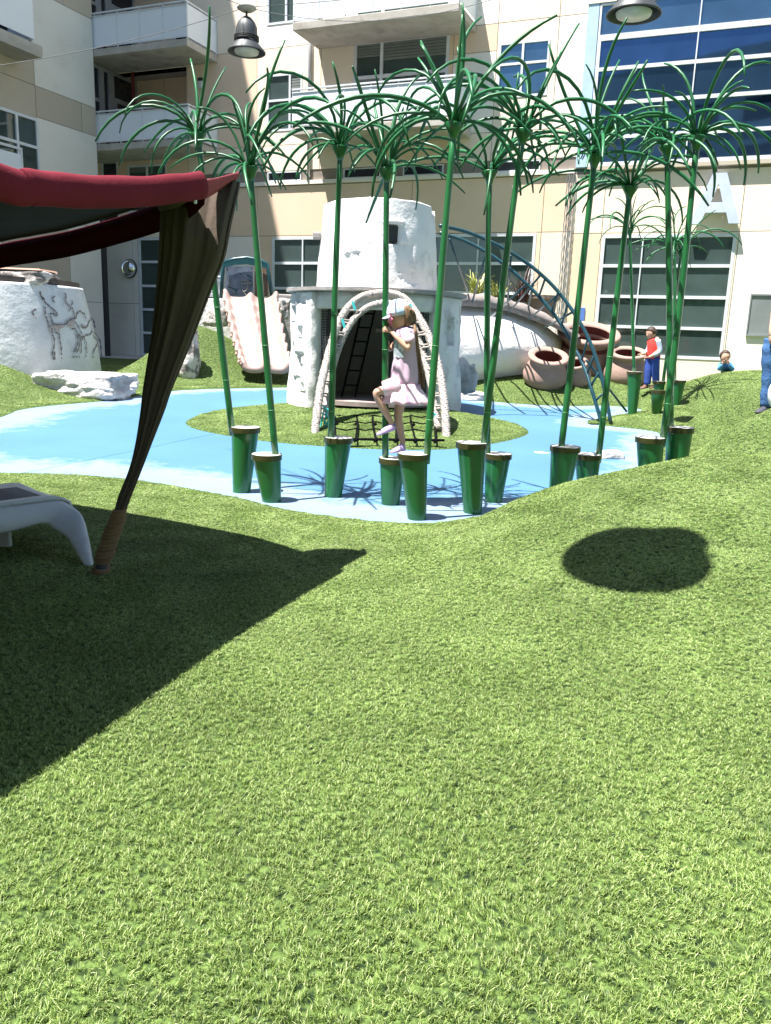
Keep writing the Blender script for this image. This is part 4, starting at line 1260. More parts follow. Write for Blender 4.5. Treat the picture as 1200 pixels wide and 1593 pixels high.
M['ink'] = mat('umber_paint', (.13, .12, .13), (.20, .18, .18), 9, .8)
for st_ in STROKES:
    pp = curve([Vector((x, y, 0)) for x, y in st_], 4); q = []; nn = []
    for v in pp:
        a, n_ = on_drum(*Z8(v.x, v.y)); q.append(a); nn.append(n_)
    mb = MB(); L_, R_ = [], []
    for i in range(len(q)):
        t = (q[min(i + 1, len(q) - 1)] - q[max(i - 1, 0)]).normalized(); sd2 = t.cross(nn[i]).normalized() * (.014 + .007 * sin(i * 1.7))
        L_.append(q[i] - sd2); R_.append(q[i] + sd2)
    n_ = len(q); mb.add(L_ + R_, [(i, i + 1, n_ + i + 1, n_ + i) for i in range(n_ - 1)]); mb.build('painted_line', M['ink'], DM)
for pat in ([(450, 575), (480, 580), (530, 578), (560, 572), (545, 595), (505, 610), (500, 640), (475, 620)], [(560, 572), (590, 545), (630, 530), (640, 560), (630, 585), (590, 590)], [(692, 570), (740, 590), (755, 560), (745, 595), (720, 606)]):
    q = [on_drum(*Z8(x, y), lift=.004)[0] for x, y in pat]; c = sum(q, Vector()) / len(q); mb = MB(); mb.add(q + [c], [(i, (i + 1) % len(q), len(q)) for i in range(len(q))]); mb.build('painted_patch', mat('ochre_paint', (.32, .26, .24), (.42, .37, .36), 9, .8), DM)
# cut log round lying on the drum
lg = rock('log', P(40, 431, 15.6) + Vector((-.35, 0, -.03)), (.95, .55, .16), 'rough barked log slab with pinkish cut top lying on the drum', 'rockd', seed=31, sub=4, amp=.15, sq=.9, cat='log')
mb = MB(); tp = [(x, y) for x, y in ((-.86, -.45), (.0, -.5), (.80, -.40), (.84, .3), (0, .48), (-.86, .4))]
mb.add([(x, y, .135) for x, y in tp] + [(x * .97, y * .97, .165) for x, y in tp], [(6, 7, 8, 9, 10, 11)] + [(i, (i + 1) % 6, (i + 1) % 6 + 6, i + 6) for i in range(6)])
mb.build('cut_face', mat('cut_wood', (.52, .33, .25), (.42, .26, .20), 8), lg)

# ------------------------------------------------------------------ white whale-back wall right of the tower
WB = empty('curved_wall', P(800, 575, 17.5), label='white whale backed wall with grey scalloped top sloping down to the clay pots', cat='wall'); b0 = off(WB)
topl = [(690, 462), (740, 458), (770, 463), (800, 470), (830, 481), (860, 496), (885, 511), (903, 524)]
botl = [(690, 600), (740, 592), (770, 588), (800, 584), (830, 580), (850, 572), (868, 556), (878, 530)]
band = [(690, 474), (740, 477), (770, 480), (800, 487), (830, 498), (850, 508), (862, 517), (872, 524)]
rows = []; NT_ = 40
tq = curve([Vector((x, y, 0)) for x, y in band], 6); bq = curve([Vector((x, y, 0)) for x, y in botl], 6)
n_ = min(len(tq), len(bq))
for j in range(17):
    t = j / 16; row = []
    for i in range(n_):
        a, b = tq[i], bq[i]; x = a.x + (b.x - a.x) * t; y = a.y + (b.y - a.y) * t
        e = i / (n_ - 1)
        d = 17.4 - .75 * sin(pi * min(1, t * 1.0) * .75 + .25) * (1 - e ** 3) + .5 * e ** 3
        d += .04 * sdf_noise(x * .02, y * .02, 0, 2)
        row.append(P(x, y, d) - b0)
    rows.append(row)
mb = MB(); mb.rings(rows, cap=False, closed=False)
# back skin so it is a solid body
bk = [[v + Vector((.1, .9, 0)) for v in r] for r in rows[::-1]]
mb.rings([rows[0], bk[-1]], cap=False, closed=False); mb.rings(bk, cap=False, closed=False)
mb.rings([[r[-1] for r in rows], [r[-1] + Vector((.1, .9, 0)) for r in rows]], cap=False, closed=False)
o = mb.build('body', plaster('pinkish_white_plaster', (.80, .78, .76), (.74, .70, .68), (.62, .46, .40), .5), WB, smooth=True)
rows = []
tq = curve([Vector((x, y, 0)) for x, y in topl], 8); bq = curve([Vector((x, y, 0)) for x, y in [(p[0] + (8 if i > 4 else 0) + (14 if i > 5 else 0), p[1] + (4 if i > 5 else 0)) for i, p in enumerate(band)]], 8)
n_ = len(tq)
for (t, dd_) in ((1, -.02), (.5, -.06), (.05, -.03), (0, .1), (0, .5), (.3, .95), (1, 1)):
    row = []
    for i in range(n_):
        a, b = tq[i], bq[min(i, len(bq) - 1)]; sc_ = -3.2 * abs(sin(i / n_ * pi * 7)) if t < .3 else 0
        row.append(P(a.x + (b.x - a.x) * t, a.y + (b.y - a.y) * t + sc_, 17.0 + dd_ + (i / n_) * .1) - b0)
    rows.append(row)
mb = MB(); mb.rings(rows, cap=False, closed=False); o = mb.build('coping', mat('grey_brown_coping', (.30, .26, .24), (.22, .19, .18), 5, .9, .6, 12, stain=(.62, .60, .58), stsc=4), WB, smooth=True)


# ------------------------------------------------------------------ clay pots
M['clay'] = mat('terracotta', (.34, .225, .185), (.29, .19, .155), 2, .75, .25, 10, stain=(.44, .28, .22), stsc=4)
M['clayin'] = mat('dark_red_inside', (.14, .035, .03), (.10, .025, .02), 3, .8)


def pot(px, pyb, y, wpx, hpx, label, tilt=(0, 0), rim=.82, mouth=.55):
    R_ = wpx / 2 / FPX * y; H_ = hpx / FPX * y; c = P(px, pyb, y)
    root = empty('clay_pot', c, label=label, cat='pot', group='terracotta play pots beside the curved wall')
    root.rotation_euler = (tilt[0], tilt[1], 0)
    pr = [(.01, 0), (.80, 0), (.95, .10), (1.0, .28), (.97, .42), (.86, .60), (.74, .72), (rim * .82, .80), (rim * .86, .86), (rim, .90), (rim * 1.02, .95), (rim * .97, 1.0), (mouth * 1.05, .985), (mouth, .93)]
    mb = MB(); mb.lathe([(a * R_, b * H_) for a, b in pr], 44); mb.build('body', M['clay'], root, smooth=True)
    mb = MB(); mb.lathe([(mouth * R_, .94 * H_), (mouth * R_ * 1.1, .7 * H_), (mouth * R_ * 1.2, .3 * H_), (.01, .25 * H_)], 44); mb.build('inside', M['clayin'], root, smooth=True)
    return root


pot(846, 595, 16.6, 68, 46, 'round clay pot with wide rim nearest the white curved wall', tilt=(.42, .03), rim=.90, mouth=.60)
pot(899, 596, 16.7, 42, 36, 'smallest clay pot, tucked between two larger ones', tilt=(.42, -.25), rim=.85, mouth=.62)
pot(906, 580, 18.0, 92, 66, 'largest widest clay pot at the back under the blue sign', tilt=(.36, .0), rim=1.0, mouth=.72)
pot(972, 594, 17.2, 68, 48, 'clay pot the boy in red leans on', tilt=(.30, -.05), rim=.82, mouth=.58)

# ------------------------------------------------------------------ planting behind the wall


def spiky(name, px, py, y, n, ln, c1, c2, label, spread=1.0, wd=.02):
    root = P(px, py, y)
    mm_ = mat(name + '_leaf', c1, c2, 8, .5, rnd=.25)
    o_ = empty(name, root, label=label, cat='plant', group=None)
    ms = []
    for k in range(5):
        vs, fs = [], []; e0 = random.uniform(60, 88); e1 = e0 - random.uniform(30, 110); x = z = 0; N_ = 6
        for i in range(N_ + 1):
            t = i / N_; w = wd * (.7 + t * .6 if t < .4 else (1.2 - t) * 1.1 + .02)
            vs += [(x, -w, z), (x, w, z)]; a = radians(e0 + (e1 - e0) * t); x += cos(a) * ln / N_; z += sin(a) * ln / N_
        for i in range(N_): fs.append((2 * i, 2 * i + 1, 2 * i + 3, 2 * i + 2))
        me = bpy.data.meshes.new('leaf'); me.from_pydata(vs, [], fs); me.materials.append(mm_); ms.append(me)
    for k in range(n):
        az = random.uniform(0, 2 * pi); s_ = random.uniform(.6, 1.15)
        inst('leaf', random.choice(ms), o_, Matrix.Translation((random.uniform(-.12, .12), random.uniform(-.1, .1), 0)) @ Matrix.Rotation(az, 4, 'Z') @ Matrix.Rotation(random.uniform(-.2, .35) * spread, 4, 'Y') @ Matrix.Scale(s_, 4))
    return o_


spiky('spiky_plant', 740, 462, 18.6, 60, .62, (.50, .46, .14), (.24, .30, .06), 'yellow and green striped spiky plant behind the scalloped wall')
spiky('spiky_plant', 772, 466, 18.7, 34, .50, (.45, .42, .14), (.22, .28, .06), 'smaller yellow green spiky plant just left of the red one')
spiky('flax_plant', 812, 470, 19.2, 70, .85, (.10, .03, .03), (.05, .02, .02), 'dark red spiky flax in a pot behind the wall', wd=.015)
mb = MB(); mb.lathe([(.01, 0), (.30, 0), (.36, .55), (.42, .6), (.42, .68), (.01, .66)], 28)
o = mb.build('planter', mat('brown_planter', (.22, .16, .13)), origin=None); o.location = P(840, 500, 19.4) + Vector((0, 0, -.1)); tag(o, 'brown planter bowl behind the coping of the curved wall', 'planter')

# ------------------------------------------------------------------ arched ladder bridge
LB = empty('arched_ladder', GP(945, 652), label='dark teal arched ladder curving from the tower over the wall to the ground', cat='ladder'); l0 = off(LB)
M['tealb'] = mat('teal_steel', (.014, .065, .085), (.011, .05, .065), 5, .35)
f1 = [(684, 351, 13.2), (730, 362, 13.4), (790, 390, 13.5), (840, 425, 13.5), (880, 468, 13.4), (915, 525, 13.2), (937, 590, 13.0), (950, 655, 12.9)]
f2 = [(684, 362, 14.0), (730, 378, 14.1), (780, 408, 14.1), (830, 452, 14.0), (870, 500, 13.8), (905, 562, 13.4), (922, 610, 13.1), (935, 655, 13.0)]
c1 = curve([P(*p) - l0 for p in f1], 10); c2 = curve([P(*p) - l0 for p in f2], 10)
for c in (c1, c2):
    mb = MB(); mb.tube(c, .030, 8); mb.build('rail', M['tealb'], LB, smooth=True)
for k in range(9):
    t = .47 + k * .062; a = c1[int(t * (len(c1) - 1))]; b = c2[int(t * (len(c2) - 1))]
    mb = MB(); mb.tube([a, b], .019, 6); mb.build('rung', M['tealb'], LB, smooth=True)
for a, b in (((700, 372, 14.0), (727, 452, 17.0)), ((757, 392, 13.6), (735, 470, 16.9)), ((822, 440, 14.0), (765, 492, 16.8)), ((842, 427, 13.5), (792, 486, 16.9)), ((872, 456, 13.4), (822, 497, 17.0)), ((890, 486, 13.4), (848, 510, 17.0)), ((912, 560, 13.3), (975, 640, 14.0)), ((795, 398, 13.6), (790, 470, 17)), ((830, 440, 14.1), (822, 480, 17.2))):
    mb = MB(); mb.tube([P(*a) - l0, P(*b) - l0], .019, 6); mb.build('brace', M['tealb'], LB, smooth=True)
gb = rock('turf_hump', GP(938, 659), (.30, .25, .05), 'low turf covered hump at the foot of the arched ladder', seed=44, sub=3, cat='hump'); gb.data.materials[0] = ground.data.materials[0]

# ------------------------------------------------------------------ shade sail with wrapped leg
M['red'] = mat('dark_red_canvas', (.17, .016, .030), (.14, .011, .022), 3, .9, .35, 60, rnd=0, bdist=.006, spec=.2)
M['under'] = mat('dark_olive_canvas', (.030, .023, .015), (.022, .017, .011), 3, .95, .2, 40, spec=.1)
M['brown'] = mat('brown_canvas', (.10, .078, .062), (.075, .058, .046), 2.2, .95, .5, 22, spec=.15, sx=(1, 1, .35), stain=(.10, .078, .06), stsc=3)
M['twine'] = mat('brown_twine', (.30, .19, .10), (.20, .12, .06), 12, .95, .8, 120, sx=(1, 1, 6), bdist=.008)
SA = empty('shade_tent', GP(150, 900), label='dark red shade sail with brown canvas leg lashed to a stake', cat='tent'); a0 = off(SA)
def on_edge(px, py):
    """depth at which a sight line meets the vertical plane of the sail's straight near edge"""
    d = ray(px, py); y = 3.0
    for _ in range(30): y = (-.97 - .346 * 4.4) / (d.x / d.y - .346)
    return y


near_w = [P(px, py, on_edge(px, py)) - a0 for px, py in ((0, 283), (50, 291), (110, 297), (200, 299), (270, 294), (315, 288))]
e0_ = near_w[0] + a0
near_w = [Vector((-.97 + .346 * (y - 4.4), y, z)) - a0 for y, z in ((-1.2, 2.35), (-.2, 2.15), (.8, 2.05), (1.7, 2.02), (2.3, 2.03))] + near_w
far_px = [(-1500, 560, 9.4), (-1000, 540, 8.4), (-600, 500, 7.4), (-330, 462, 6.7), (-150, 430, 6.2), (0, 397, 5.7), (50, 388, 5.55), (110, 377, 5.35), (200, 352, 5.05), (270, 328, 4.7), (300, 315, 4.50), (318, 305, 4.42)]
nc = curve(near_w, 6); fc = curve([P(*p) - a0 for p in far_px], 6)
# top cloth: bellies down between its edges
rows = []
for j in range(15):
    t = j / 14; rows.append([a.lerp(b, t) + Vector((0, 0, .02 + .075 * t)) for i, (a, b) in enumerate(zip(nc, fc))])
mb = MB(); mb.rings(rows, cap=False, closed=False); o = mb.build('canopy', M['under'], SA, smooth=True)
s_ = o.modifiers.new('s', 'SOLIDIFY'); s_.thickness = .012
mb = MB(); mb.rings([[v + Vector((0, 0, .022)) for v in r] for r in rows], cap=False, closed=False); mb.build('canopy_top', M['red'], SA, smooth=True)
# rolled near hem
mb = MB(); rs = []
for i, c in enumerate(nc):
    t = (nc[min(i + 1, len(nc) - 1)] - nc[max(i - 1, 0)]).normalized(); s2 = t.cross(Vector((0, 0, 1))).normalized(); u2 = s2.cross(t)
    rs.append([c + s2 * (.035 * cos(a)) * (1 + .0 * a) + u2 * ((.066 + .001 * sin(i * 1.1)) * sin(a)) + u2 * (.0015 * sin(i * .9 + a * 2)) for a in np.linspace(0, 2 * pi, 17)[:-1]])
mb.rings(rs); mb.build('hem', M['red'], SA, smooth=True)
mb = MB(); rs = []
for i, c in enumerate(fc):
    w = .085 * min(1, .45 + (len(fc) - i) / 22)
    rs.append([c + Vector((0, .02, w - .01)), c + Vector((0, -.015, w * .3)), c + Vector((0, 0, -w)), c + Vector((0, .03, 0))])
mb.rings(rs); mb.build('hem', mat('shaded_red_canvas', (.055, .007, .010), (.04, .005, .008), 3, .95, .3, 60, spec=.05), SA, smooth=True)  # far hem: shade under the sail put into a darker canvas colour
# tip flap
q = [P(x, y, d) - a0 for x, y, d in ((311, 280, 4.34), (340, 275, 4.5), (372, 266, 4.72), (374, 273, 4.73), (354, 284, 4.60), (333, 298, 4.48), (316, 307, 4.38))]
mb = MB(); n_ = len(q); back = [v + Vector((-.03, .12, .0)) for v in q]
mb.add(q + back, [tuple(range(n_)), tuple(range(2 * n_ - 1, n_ - 1, -1))] + [(i, i + n_, (i + 1) % n_ + n_, (i + 1) % n_) for i in range(n_)])
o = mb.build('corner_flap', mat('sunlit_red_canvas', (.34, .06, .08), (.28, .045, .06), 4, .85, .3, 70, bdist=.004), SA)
bez(o, .012)
# canvas leg: gathered folds narrowing to the lashing
legs = [(281, 275, 372, 4.50), (296, 258, 369, 4.50), (318, 253, 364, 4.52), (350, 251, 357, 4.53), (400, 249, 347, 4.54), (450, 245, 327, 4.55), (500, 240, 308, 4.56), (540, 234, 293, 4.57), (607, 223, 266, 4.58), (640, 219, 255, 4.58), (690, 211, 236, 4.58), (730, 201, 221, 4.57), (773, 184, 204, 4.56), (800, 177, 194, 4.55)]
lc = curve([Vector((l, r, y)) for y, l, r, d in legs], 7); n_ = len(lc); rs = []
for i, v in enumerate(lc):
    l, r, y = v.x, v.y, v.z; d = 4.55 + .05 * sin(i / n_ * pi) + .20 * max(0, 1 - i / 24)
    if y > 1000: y = 1000
    a, b = P(l, y, d) - a0, P(r, y, d) - a0; c = (a + b) / 2; hw = (b - a).length / 2; row = []
    for k in range(64):
        an = 2 * pi * k / 64
        fold = (.018 * sin(an * 5 + 1.3 + i * .012) + .016 * abs(sin(an * 6.5 + i * .03)) + .008 * sin(an * 15 - i * .02) + .006 * sin(an * 19)) * min(1, hw / .12)
        x = cos(an) * hw; yy = sin(an) * (hw * .28 + .02) + fold * (1.0 if sin(an) < .3 else .3)
        # vertical parting where two flaps meet
        if sin(an) < 0: yy += .035 * math.exp(-((cos(an) + .42) / .09) ** 2) * min(1, hw / .15)
        row.append(c + Vector((x, yy, 0)))
    rs.append(row)
mb = MB(); mb.rings(rs); mb.build('canvas_leg', M['brown'], SA, smooth=True)
# inner brace fabric and white buckle
mb = MB(); mb.tube([P(252, 322, 4.6) - a0, P(275, 312, 4.5) - a0, P(303, 300, 4.4) - a0], [.03, .035, .02], 8); mb.build('corner_gather', M['brown'], SA, smooth=True)
mb = MB(); a = P(304, 309, 4.28) - a0; mb.box((a.x - .008, a.y - .01, a.z - .025), (a.x + .008, a.y + .01, a.z + .03)); bez(mb.build('buckle', M['frame'], SA), .006)
# lashing
lash = curve([P(x, y, d) - a0 for x, y, d in ((187, 792, 4.55), (181, 812, 4.55), (174, 832, 4.55), (167, 853, 4.54), (161, 872, 4.53), (159, 884, 4.53))], 24)
rs = []; n_ = len(lash)
for i, c in enumerate(lash):
    t = i / (n_ - 1); r = (.040 + .012 * sin(pi * min(1, t * 1.2)) + .010 * math.exp(-((t - .72) / .1) ** 2)) + .0028 * sin(i * 2.1) + .002 * sin(i * .9)
    rs.append([c + Vector((cos(a) * r, sin(a) * r, .006 * sin(a + 1))) for a in np.linspace(0, 2 * pi, 21)[:-1]])
mb = MB(); mb.rings(rs); mb.build('lashing', M['twine'], SA, smooth=True)
st_ = P(155, 893, 4.52) - a0; gz = hz(-1.66, 4.52)
mb = MB(); mb.tube([st_ + Vector((.02, 0, .07)), st_ + Vector((-.01, 0, -.12))], [.035, .045], 10); mb.build('stake', M['dark'], SA, smooth=True)
for i in range(4):
    mb = MB(); c = st_ + Vector((.01, 0, .035 - i * .013)); mb.tube([c + Vector((.047 * cos(a), .047 * sin(a), .006 * sin(a * 2))) for a in np.linspace(0, 2 * pi, 16)], .007, 5, cap=False); mb.build('cord_turn', M['twine'], SA, smooth=True)

# ------------------------------------------------------------------ white moulded lounger
M['plastic'] = mat('dirty_white_plastic', (.62, .63, .65), (.54, .55, .57), 1.2, .4, .05, 30, stain=(.40, .39, .38), stsc=5)
M['sling'] = mat('grey_sling', (.10, .11, .13), (.08, .09, .11), 30, .8, .2, 200)
CC = P(84, 778, 4.98)
LGZ = .03
LG = empty('sun_lounger', (CC.x, CC.y, LGZ), label='white moulded plastic sun lounger with grey mat, bottom left under the tent', cat='sun lounger')
lo0 = off(LG); av = Vector((-.67, -.74, 0)).normalized(); bv = Vector((-.74, .67, 0)).normalized(); zt = CC.z - LGZ
L_ = lambda a, b, z: av * a + bv * b + Vector((0, 0, z))
mb = MB()


def side(b, so, nm='side_shell'):
    """side skirt with a splayed leg at its end; so = outward sign"""
    top = [(-.16, -.03), (-.10, -.005), (0, 0), (.3, .0), (.7, .02), (1.2, .03), (1.7, .0)]
    mb = MB(); n = 30; rs = []
    # outline in (along, out, z): upper edge then lower edge
    up_ = curve([Vector((-.01, .46, -zt)), Vector((-.05, .34, -zt * .62)), Vector((-.085, .20, -zt * .26)), Vector((-.075, .07, -.035)), Vector((0, .0, 0)), Vector((.3, 0, 0)), Vector((.8, 0, .02)), Vector((1.4, 0, .02)), Vector((1.9, 0, 0))], 6)
    lw_ = curve([Vector((.045, .46, -zt)), Vector((.05, .36, -zt * .76)), Vector((.05, .24, -zt * .56)), Vector((.08, .13, -zt * .43)), Vector((.12, .07, -.12)), Vector((.35, .05, -.15)), Vector((.8, .05, -.13)), Vector((1.4, .05, -.13)), Vector((1.9, .04, -.12))], 6)
    rows = []
    for t in np.linspace(0, 1, 9):
        rows.append([L_(u.x + (w.x - u.x) * t, b + so * (u.y + (w.y - u.y) * t + .025 * sin(pi * t)), zt + u.z + (w.z - u.z) * t) for u, w in zip(up_, lw_)])
    mb.rings(rows, cap=False, closed=False)
    o = mb.build(nm, M['plastic'], LG, smooth=True); s = o.modifiers.new('s', 'SOLIDIFY'); s.thickness = .022
    return o


side(0, -1); side(.62, 1)
rows = []
for b in np.linspace(0, .62, 9):
    rows.append([L_(a, b, zt + z - .015 * sin(pi * b / .62)) for a, z in ((-.10, -.16), (-.11, -.08), (-.095, -.03), (-.05, -.006), (0, .001), (.4, 0), (.9, .02), (1.5, .02), (1.9, 0))])
mb = MB(); mb.rings(rows, cap=False, closed=False); o = mb.build('seat_shell', M['plastic'], LG, smooth=True); s = o.modifiers.new('s', 'SOLIDIFY'); s.thickness = .02
rows = [[L_(a, b, zt + .012 + .02 * (a > .5)) for a in np.linspace(.02, 1.85, 12)] for b in np.linspace(.035, .585, 6)]
mb = MB(); mb.rings(rows, cap=False, closed=False); o = mb.build('mat', M['sling'], LG, smooth=True); s = o.modifiers.new('s', 'SOLIDIFY'); s.thickness = .015; s.offset = 1
mb = MB(); a, b = L_(1.75, .05, 0), L_(1.75, .55, 0)
for q in (a, b):
    m2 = MB(); m2.tube([q + Vector((0, 0, zt)), q + Vector((0, 0, -.02))], [.05, .035], 8); m2.build('leg', M['plastic'], LG, smooth=True)
m2 = MB(); q = P(8, 842, 5.0) - lo0; m2.box((q.x - .06, q.y - .02, -.03), (q.x + .04, q.y + .02, zt - .02)); bez(m2.build('leg', M['plastic'], LG), .01)

# ------------------------------------------------------------------ hanging lamps on catenary cables
M['lampshade'] = mat('weathered_lamp_metal', (.10, .105, .11), (.07, .075, .08), 6, .5, .1, 30, metal=.3)
M['diffuser'] = mat('lamp_glass', (.55, .55, .50), (.45, .45, .42), 6, .3)
GL_ = 'pendant lamps hung on cables over the court'


def lamp(pos, R_, label):
    r_ = empty('pendant_lamp', pos, label=label, cat='lamp', group=GL_)
    mb = MB(); mb.lathe([(R_, 0), (R_ * 1.0, .02), (R_ * .62, .17), (R_ * .58, .20)], 40); sh = mb.build('lamp_shade', M['lampshade'], r_, smooth=True)
    s = sh.modifiers.new('s', 'SOLIDIFY'); s.thickness = .012
    mb = MB(); mb.lathe([(R_ * .01, -.015), (R_ * .62, -.01), (R_ * .66, .03)], 32); mb.build('diffuser', M['diffuser'], r_, smooth=True)
    for k in range(3):
        mb = MB(); mb.lathe([(R_ * .60, .205 + k * .03), (R_ * .66, .21 + k * .03), (R_ * .66, .222 + k * .03), (R_ * .60, .228 + k * .03)], 28); mb.build('cooling_ring', M['dark'], r_, smooth=True)
    mb = MB(); mb.lathe([(R_ * .58, .28), (R_ * .56, .42), (R_ * .46, .52), (R_ * .26, .60), (R_ * .1, .63), (.02, .64), (.02, .76)], 28); mb.build('housing', M['lampshade'], r_, smooth=True)
    mb = MB(); mb.lathe([(.01, .72), (R_ * .32, .72), (R_ * .50, .76), (R_ * .50, .79), (R_ * .2, .81), (.01, .83)], 24); mb.build('top_plate', M['conc'], r_, smooth=True)
    return Vector(pos) + Vector((0, 0, .79))


la = P(384, 82, 17.0); l1 = lamp(la, .36, 'grey bell shaped pendant lamp hanging in front of the middle apartments')
lb = P(986, 24, 12.0); l2 = lamp(lb, .36, 'grey bell shaped pendant lamp cut by the top edge, before the blue windows')
hit3 = hit(985, 872)
k_ = 5.4 - hit3.z
l3p = Vector((hit3.x, hit3.y, hit3.z)) + to_sun * (k_ / to_sun.z)
l3 = lamp(l3p, .405, 'bell shaped pendant lamp overhead, outside the picture, casting the round shadow')


def cable(a, b, sag, label):
    pts = [Vector(a).lerp(Vector(b), t) + Vector((0, 0, -4 * sag * t * (1 - t))) for t in np.linspace(0, 1, 40)]
    mb = MB(); c0 = (Vector(a) + Vector(b)) / 2; mb.tube([p - c0 for p in pts], .0065, 5); o = mb.build('cable', M['dark'] if False else M['lampshade'], smooth=True); o.location = c0
    tag(o, label, 'cable', 'steel cables spanning the court')


we = FM @ Vector((-19.1, -6.2, 8.3))
cable(P(-60, 110, 14.5), l1, .12, 'steel cable from the shaded wing to the pendant lamp')
cable(P(318, -14, 16.0), l1, .0, 'steel cable rising left and up from the pendant lamp')
cable(l1, P(800, -12, 16.5), .35, 'sagging steel cable from the pendant lamp across the middle balcony')
cable(l1, P(790, -40, 20.5), .1, 'thinner upper cable running right from the pendant lamp')
cable(l2, P(1000, -300, 13.0), .0, 'steel cable holding the lamp before the blue windows')
cable(l3 + Vector((-4, 5, 1.0)), l3, .05, 'overhead cable left of the unseen lamp'); cable(l3, l3 + Vector((5, -1.5, 1.0)), .05, 'overhead cable right of the unseen lamp')

# ------------------------------------------------------------------ people
M['skin'] = mat('skin', (.60, .36, .26), (.55, .32, .23), 6, .55)
M['hairb'] = mat('brown_hair', (.13, .07, .035), (.25, .15, .08), 14, .6, .5, 60, sx=(4, 4, .5), bdist=.01)
M['haird'] = mat('dark_brown_hair', (.035, .018, .012), (.07, .04, .025), 14, .6, .5, 60, bdist=.01)


def skinned(name, m, J, E, par, root=0, sub=2):
    """continuous surface grown on a jointed skeleton; J = [(co, rx, ry)]"""
    me = bpy.data.meshes.new(name); me.from_pydata([tuple(j[0]) for j in J], E, []); me.materials.append(m)
    o = bpy.data.objects.new(name, me); COL.objects.link(o); o.parent = par
    mo_ = o.modifiers.new('skin', 'SKIN')
    if not me.skin_vertices:
        bm = bmesh.new(); bm.from_mesh(me); bm.verts.layers.skin.verify(); bm.to_mesh(me); bm.free()
    sk = me.skin_vertices[0].data
    for i, j in enumerate(J):
        sk[i].radius = (j[1], j[2] if len(j) > 2 else j[1]); sk[i].use_root = (i == root)
    mo_.use_smooth_shade = True
    ss = o.modifiers.new('sub', 'SUBSURF'); ss.levels = sub; ss.render_levels = sub
    return o


def head_mesh(c, r, fdir, name, m, par):
    """head with brow, nose, lips, chin and ears, facing fdir"""
    f = Vector(fdir).normalized(); sd2 = Vector((0, 0, 1)).cross(f).normalized(); u = f.cross(sd2)
    mb = MB(); rs = []; n = 28
    for j in range(21):
        ph = pi * j / 20; z = cos(ph); rr = sin(ph); row = []
        for k in range(n):
            a = 2 * pi * k / n; x = cos(a) * rr; y = sin(a) * rr
            zz = z * 1.22; w = .86 * (1 - .22 * max(0, -z) ** 1.2)
            fx = x * (1.0 if x < 0 else .96)
            if x > .3:
                fx += .26 * math.exp(-((z + .12) / .13) ** 2 - (y / .16) ** 2) + .05 * math.exp(-((z + .45) / .08) ** 2 - (y / .3) ** 2) + .06 * math.exp(-((z + .8) / .15) ** 2 - (y / .3) ** 2)
                fx -= .09 * math.exp(-((z - .08) / .12) ** 2 - ((abs(y) - .34) / .16) ** 2)
            if x < 0 and z < -.3: fx *= .8
            row.append(Vector(c) + (f * fx + sd2 * y * w + u * zz) * r)
        rs.append(row)
    mb.rings(rs); o = mb.build(name, m, par, smooth=True)
    for s in (-1, 1):
        e = MB(); ec = Vector(c) + (f * .0 + sd2 * .84 * s * .98 + u * -.05) * r
        e.rings([[ec + (f * cos(a) * .14 * q + u * sin(a) * .24 * q + sd2 * s * w2) * r for a in np.linspace(0, 2 * pi, 11)[:-1]] for q, w2 in ((.7, -.05), (1, .06), (.6, .1))]); e.build('ear', m, o, smooth=True)
        e = MB(); ec = Vector(c) + (f * .80 + sd2 * .31 * s + u * .08) * r
        e.lathe([(.001, -.10 * r), (.08 * r, -.05 * r), (.1 * r, 0), (.08 * r, .05 * r), (.001, .10 * r)], 10, c=ec); e.build('eye', M['dark'], o, smooth=True)
    return o


def hand(c, fdir, up_, size, par, m, curl=1.0, side_=1):
    """palm with four bent fingers and a thumb"""
    f = Vector(fdir).normalized(); u = (Vector(up_) - f * Vector(up_).dot(f)).normalized(); s = f.cross(u)
    S = size; mb = MB()
    pr = []
    for t, w, h in ((0, .20, .14), (.15, .27, .15), (.4, .31, .13), (.52, .28, .10)):
        pr.append([Vector(c) + f * (t * S) + (s * cos(a) * w * .5 * 1.25 + u * sin(a) * h * .5 * 1.2) * S for a in np.linspace(0, 2 * pi, 13)[:-1]])
    mb.rings(pr)
    for i, ln in enumerate((.36, .42, .40, .30)):
        o_ = Vector(c) + f * .48 * S + s * ((i - 1.5) * .085) * S; a = .35 * curl; pts = [o_]
        for k in range(3):
            o_ = o_ + (f * cos(a) - u * sin(a)) * ln * S / 3; pts.append(o_); a += .85 * curl
        mb.tube(pts, [.047 * S, .045 * S, .040 * S, .03 * S], 7)
    o_ = Vector(c) + f * .16 * S + s * .15 * side_ * S; pts = [o_]
    for k in range(3):
        o_ = o_ + (f * .55 + s * side_ * (.5 - .3 * k) - u * (.25 + .35 * k * curl)).normalized() * .13 * S; pts.append(o_)
    mb.tube(pts, [.06 * S, .055 * S, .045 * S, .035 * S], 7)
    return mb.build('hand', m, par, smooth=True)


